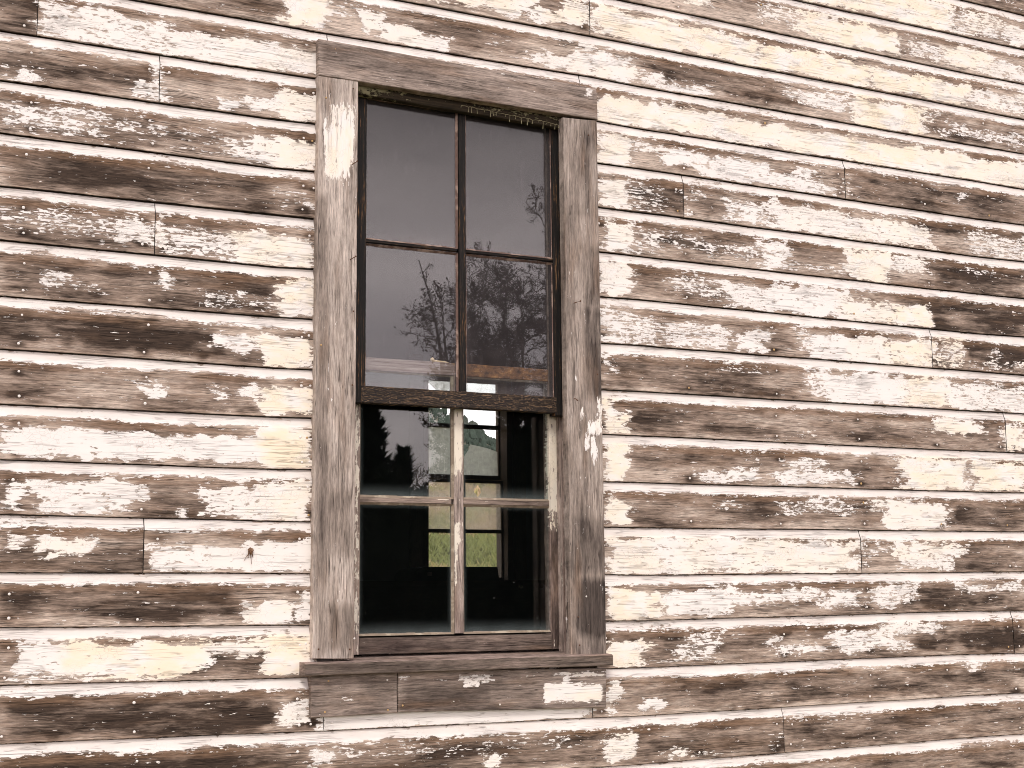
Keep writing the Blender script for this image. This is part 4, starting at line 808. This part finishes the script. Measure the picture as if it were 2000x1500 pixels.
# ---- trees facing the wall (they stand behind the camera and show in the glass)
def bare_tree(base, height, radius, lean, seed, label, leafy=.5, dens=1.0):
    r = random.Random(seed); tr = tag(empty('bare_tree', base), label, 'tree', 'scraggly trees facing the building'); wood, tw = MB(), MB()
    def grow(p, d, ln, rad, lvl):
        n = (9, 7, 5, 4, 3)[lvl]; pts, rr, dd_ = [p.copy()], [rad], [d.copy()]
        for i in range(n):
            d = (d+Vector((r.uniform(-1, 1), r.uniform(-1, 1), r.uniform(-.6, .8)))*(.22, .34, .42, .5, .6)[lvl]+Vector((0, 0, .28 if lvl == 0 else 0))).normalized()
            p = p+d*ln/n; pts.append(p.copy()); rr.append(max(.0065, rad*(1-.9*(i+1)/n))); dd_.append(d.copy())
        (wood if lvl < 2 else tw).tube(pts, rr, (7, 5, 4, 3, 3)[lvl], cap=False)
        if lvl == 4:
            if r.random() < leafy:
                for q in range(2):
                    c = pts[-1]+Vector((r.uniform(-.09, .09), r.uniform(-.09, .09), r.uniform(-.09, .09))); s = r.uniform(.018, .045)
                    a = Vector((r.uniform(-1, 1), r.uniform(-1, 1), r.uniform(-1, 1))).normalized()*s; b_ = a.orthogonal().normalized()*s*.6
                    tw.addg([c-a, c+b_, c+a, c-b_], [(0, 1, 2, 3)])
            return
        kids = (int(15*dens), max(2, min(11, int(ln/.13*dens))), max(2, min(7, int(ln/.10))), max(2, min(5, int(ln/.06))))[lvl]
        for q in range(kids):
            t = (.30 if lvl == 0 else .18)+(.99-(.30 if lvl == 0 else .18))*((q+r.random())/kids); i = min(n-1, int(t*n)); pp = pts[i].lerp(pts[i+1], t*n-i); d0 = dd_[i+1]
            side = Vector((r.uniform(-1, 1), r.uniform(-1, 1), r.uniform(-1, 1))); side = (side-d0*side.dot(d0)).normalized()
            dd = (d0*r.uniform(.45, .9)+side*r.uniform(.7, 1.1)+Vector((0, 0, .12))).normalized()
            l2 = radius*(1.15-.62*t)*r.uniform(.6, 1.15) if lvl == 0 else ln*(.80-.35*t)*r.uniform(.5, .95)
            grow(pp, dd, l2, max(.010, rr[i]*r.uniform(.42, .62)), lvl+1)
    grow(Vector(base)+Vector((0, 0, -.1)), (Vector((lean, 0, 1))).normalized(), height*.90, height*.013, 0)
    wood.build('trunk', M['bark'], tr, True); tw.build('crown', M['twig'], tr)
    return tr
def mirror_pt(px, py, T): x, z = at(px, py, T); return x, z
def plant_bare(px, pytop, T, radius, lean, seed, label, **kw):
    x, z = mirror_pt(px, pytop, T); bare_tree((x, -T, 0), z, radius, lean, seed, label, **kw)
plant_bare(1046, 345, 28, 1.8, .0, 5, 'tallest bare tree, its thin crooked top above all others', leafy=.2, dens=.9)
plant_bare(965, 400, 26, 2.0, .0, 21, 'broad bare tree with a dense twisted crown, facing the window', leafy=.4, dens=1.25)
plant_bare(874, 405, 30, .7, .0, 8, 'narrow upright bare tree beside the broad one', leafy=.35, dens=1.2)
plant_bare(905, 640, 24, 1.9, .0, 15, 'low bare tree with long drooping limbs', leafy=.2, dens=1.1)
plant_bare(1058, 455, 22, 1.8, .0, 31, 'bushy bare tree with dense twigs at the edge of the group', leafy=.4, dens=1.5)
plant_bare(1000, 500, 22, 1.6, .0, 44, 'shorter bare tree tangled in front of the broad one', leafy=.4, dens=1.5)
plant_bare(1010, 395, 25, 1.7, .0, 52, 'upright bare tree with a full rounded head between the broad and the tallest one', leafy=.5, dens=1.4)
plant_bare(935, 520, 23, 1.3, .0, 61, 'small bare tree filling the gap below the narrow one', leafy=.5, dens=1.4)
def conifer(px, pytop, T, width, seed, label):
    x, z = mirror_pt(px, pytop, T); r = random.Random(seed); tr = tag(empty('conifer', (x, -T, 0)), label, 'tree', 'dark conifers facing the building')
    m = MB(); m.tube([(x, -T, -.1), (x+.03, -T, z*.5), (x, -T, z*.95)], [z*.022, z*.013, .01], 7); m.build('trunk', M['bark'], tr, True)
    m = MB(); N = int(5200*max(.5, min(1.6, width)))
    for i in range(N):
        t = r.random()**.8; zz = z*(.04+.96*t); rad = width*(1-t)**.6*(.8+.2*math.sin(zz*5+seed+3*math.sin(zz*1.7)))*r.uniform(.45, 1.05); a = r.uniform(0, 6.283)
        c = Vector((x+math.cos(a)*rad, -T+math.sin(a)*rad, zz)); o = Vector((math.cos(a), math.sin(a), r.uniform(.1, 1.2)))*r.uniform(.07, .18); s = Vector((-math.sin(a), math.cos(a), r.uniform(-.3, .3)))*r.uniform(.03, .09)
        m.addg([c-s, c+o*.5-s*.4, c+o, c+s], [(0, 1, 2, 3)])
    m.build('crown', M['needles'], tr)
for a in ((728, 797, 20, 1.25, 1, 'tall dark conifer, broadest of the conifers'), (795, 878, 19, .5, 2, 'slim small conifer next to the broad one'), (690, 840, 23, 1.2, 3, 'dark conifer at the outer end of the row'),
          (840, 965, 18, .9, 4, 'low rounded conifer between two gaps'), (765, 930, 17, .8, 5, 'short conifer in front of the slim one'), (905, 900, 21, 1.1, 6, 'mid-height conifer under the bare trees'),
          (960, 860, 22, 1.2, 7, 'dark conifer under the broad bare tree'), (1030, 840, 21, 1.3, 8, 'dark conifer under the tallest bare tree'), (1085, 800, 23, 1.3, 9, 'dark conifer beside the bushy bare tree')):
    conifer(*a)
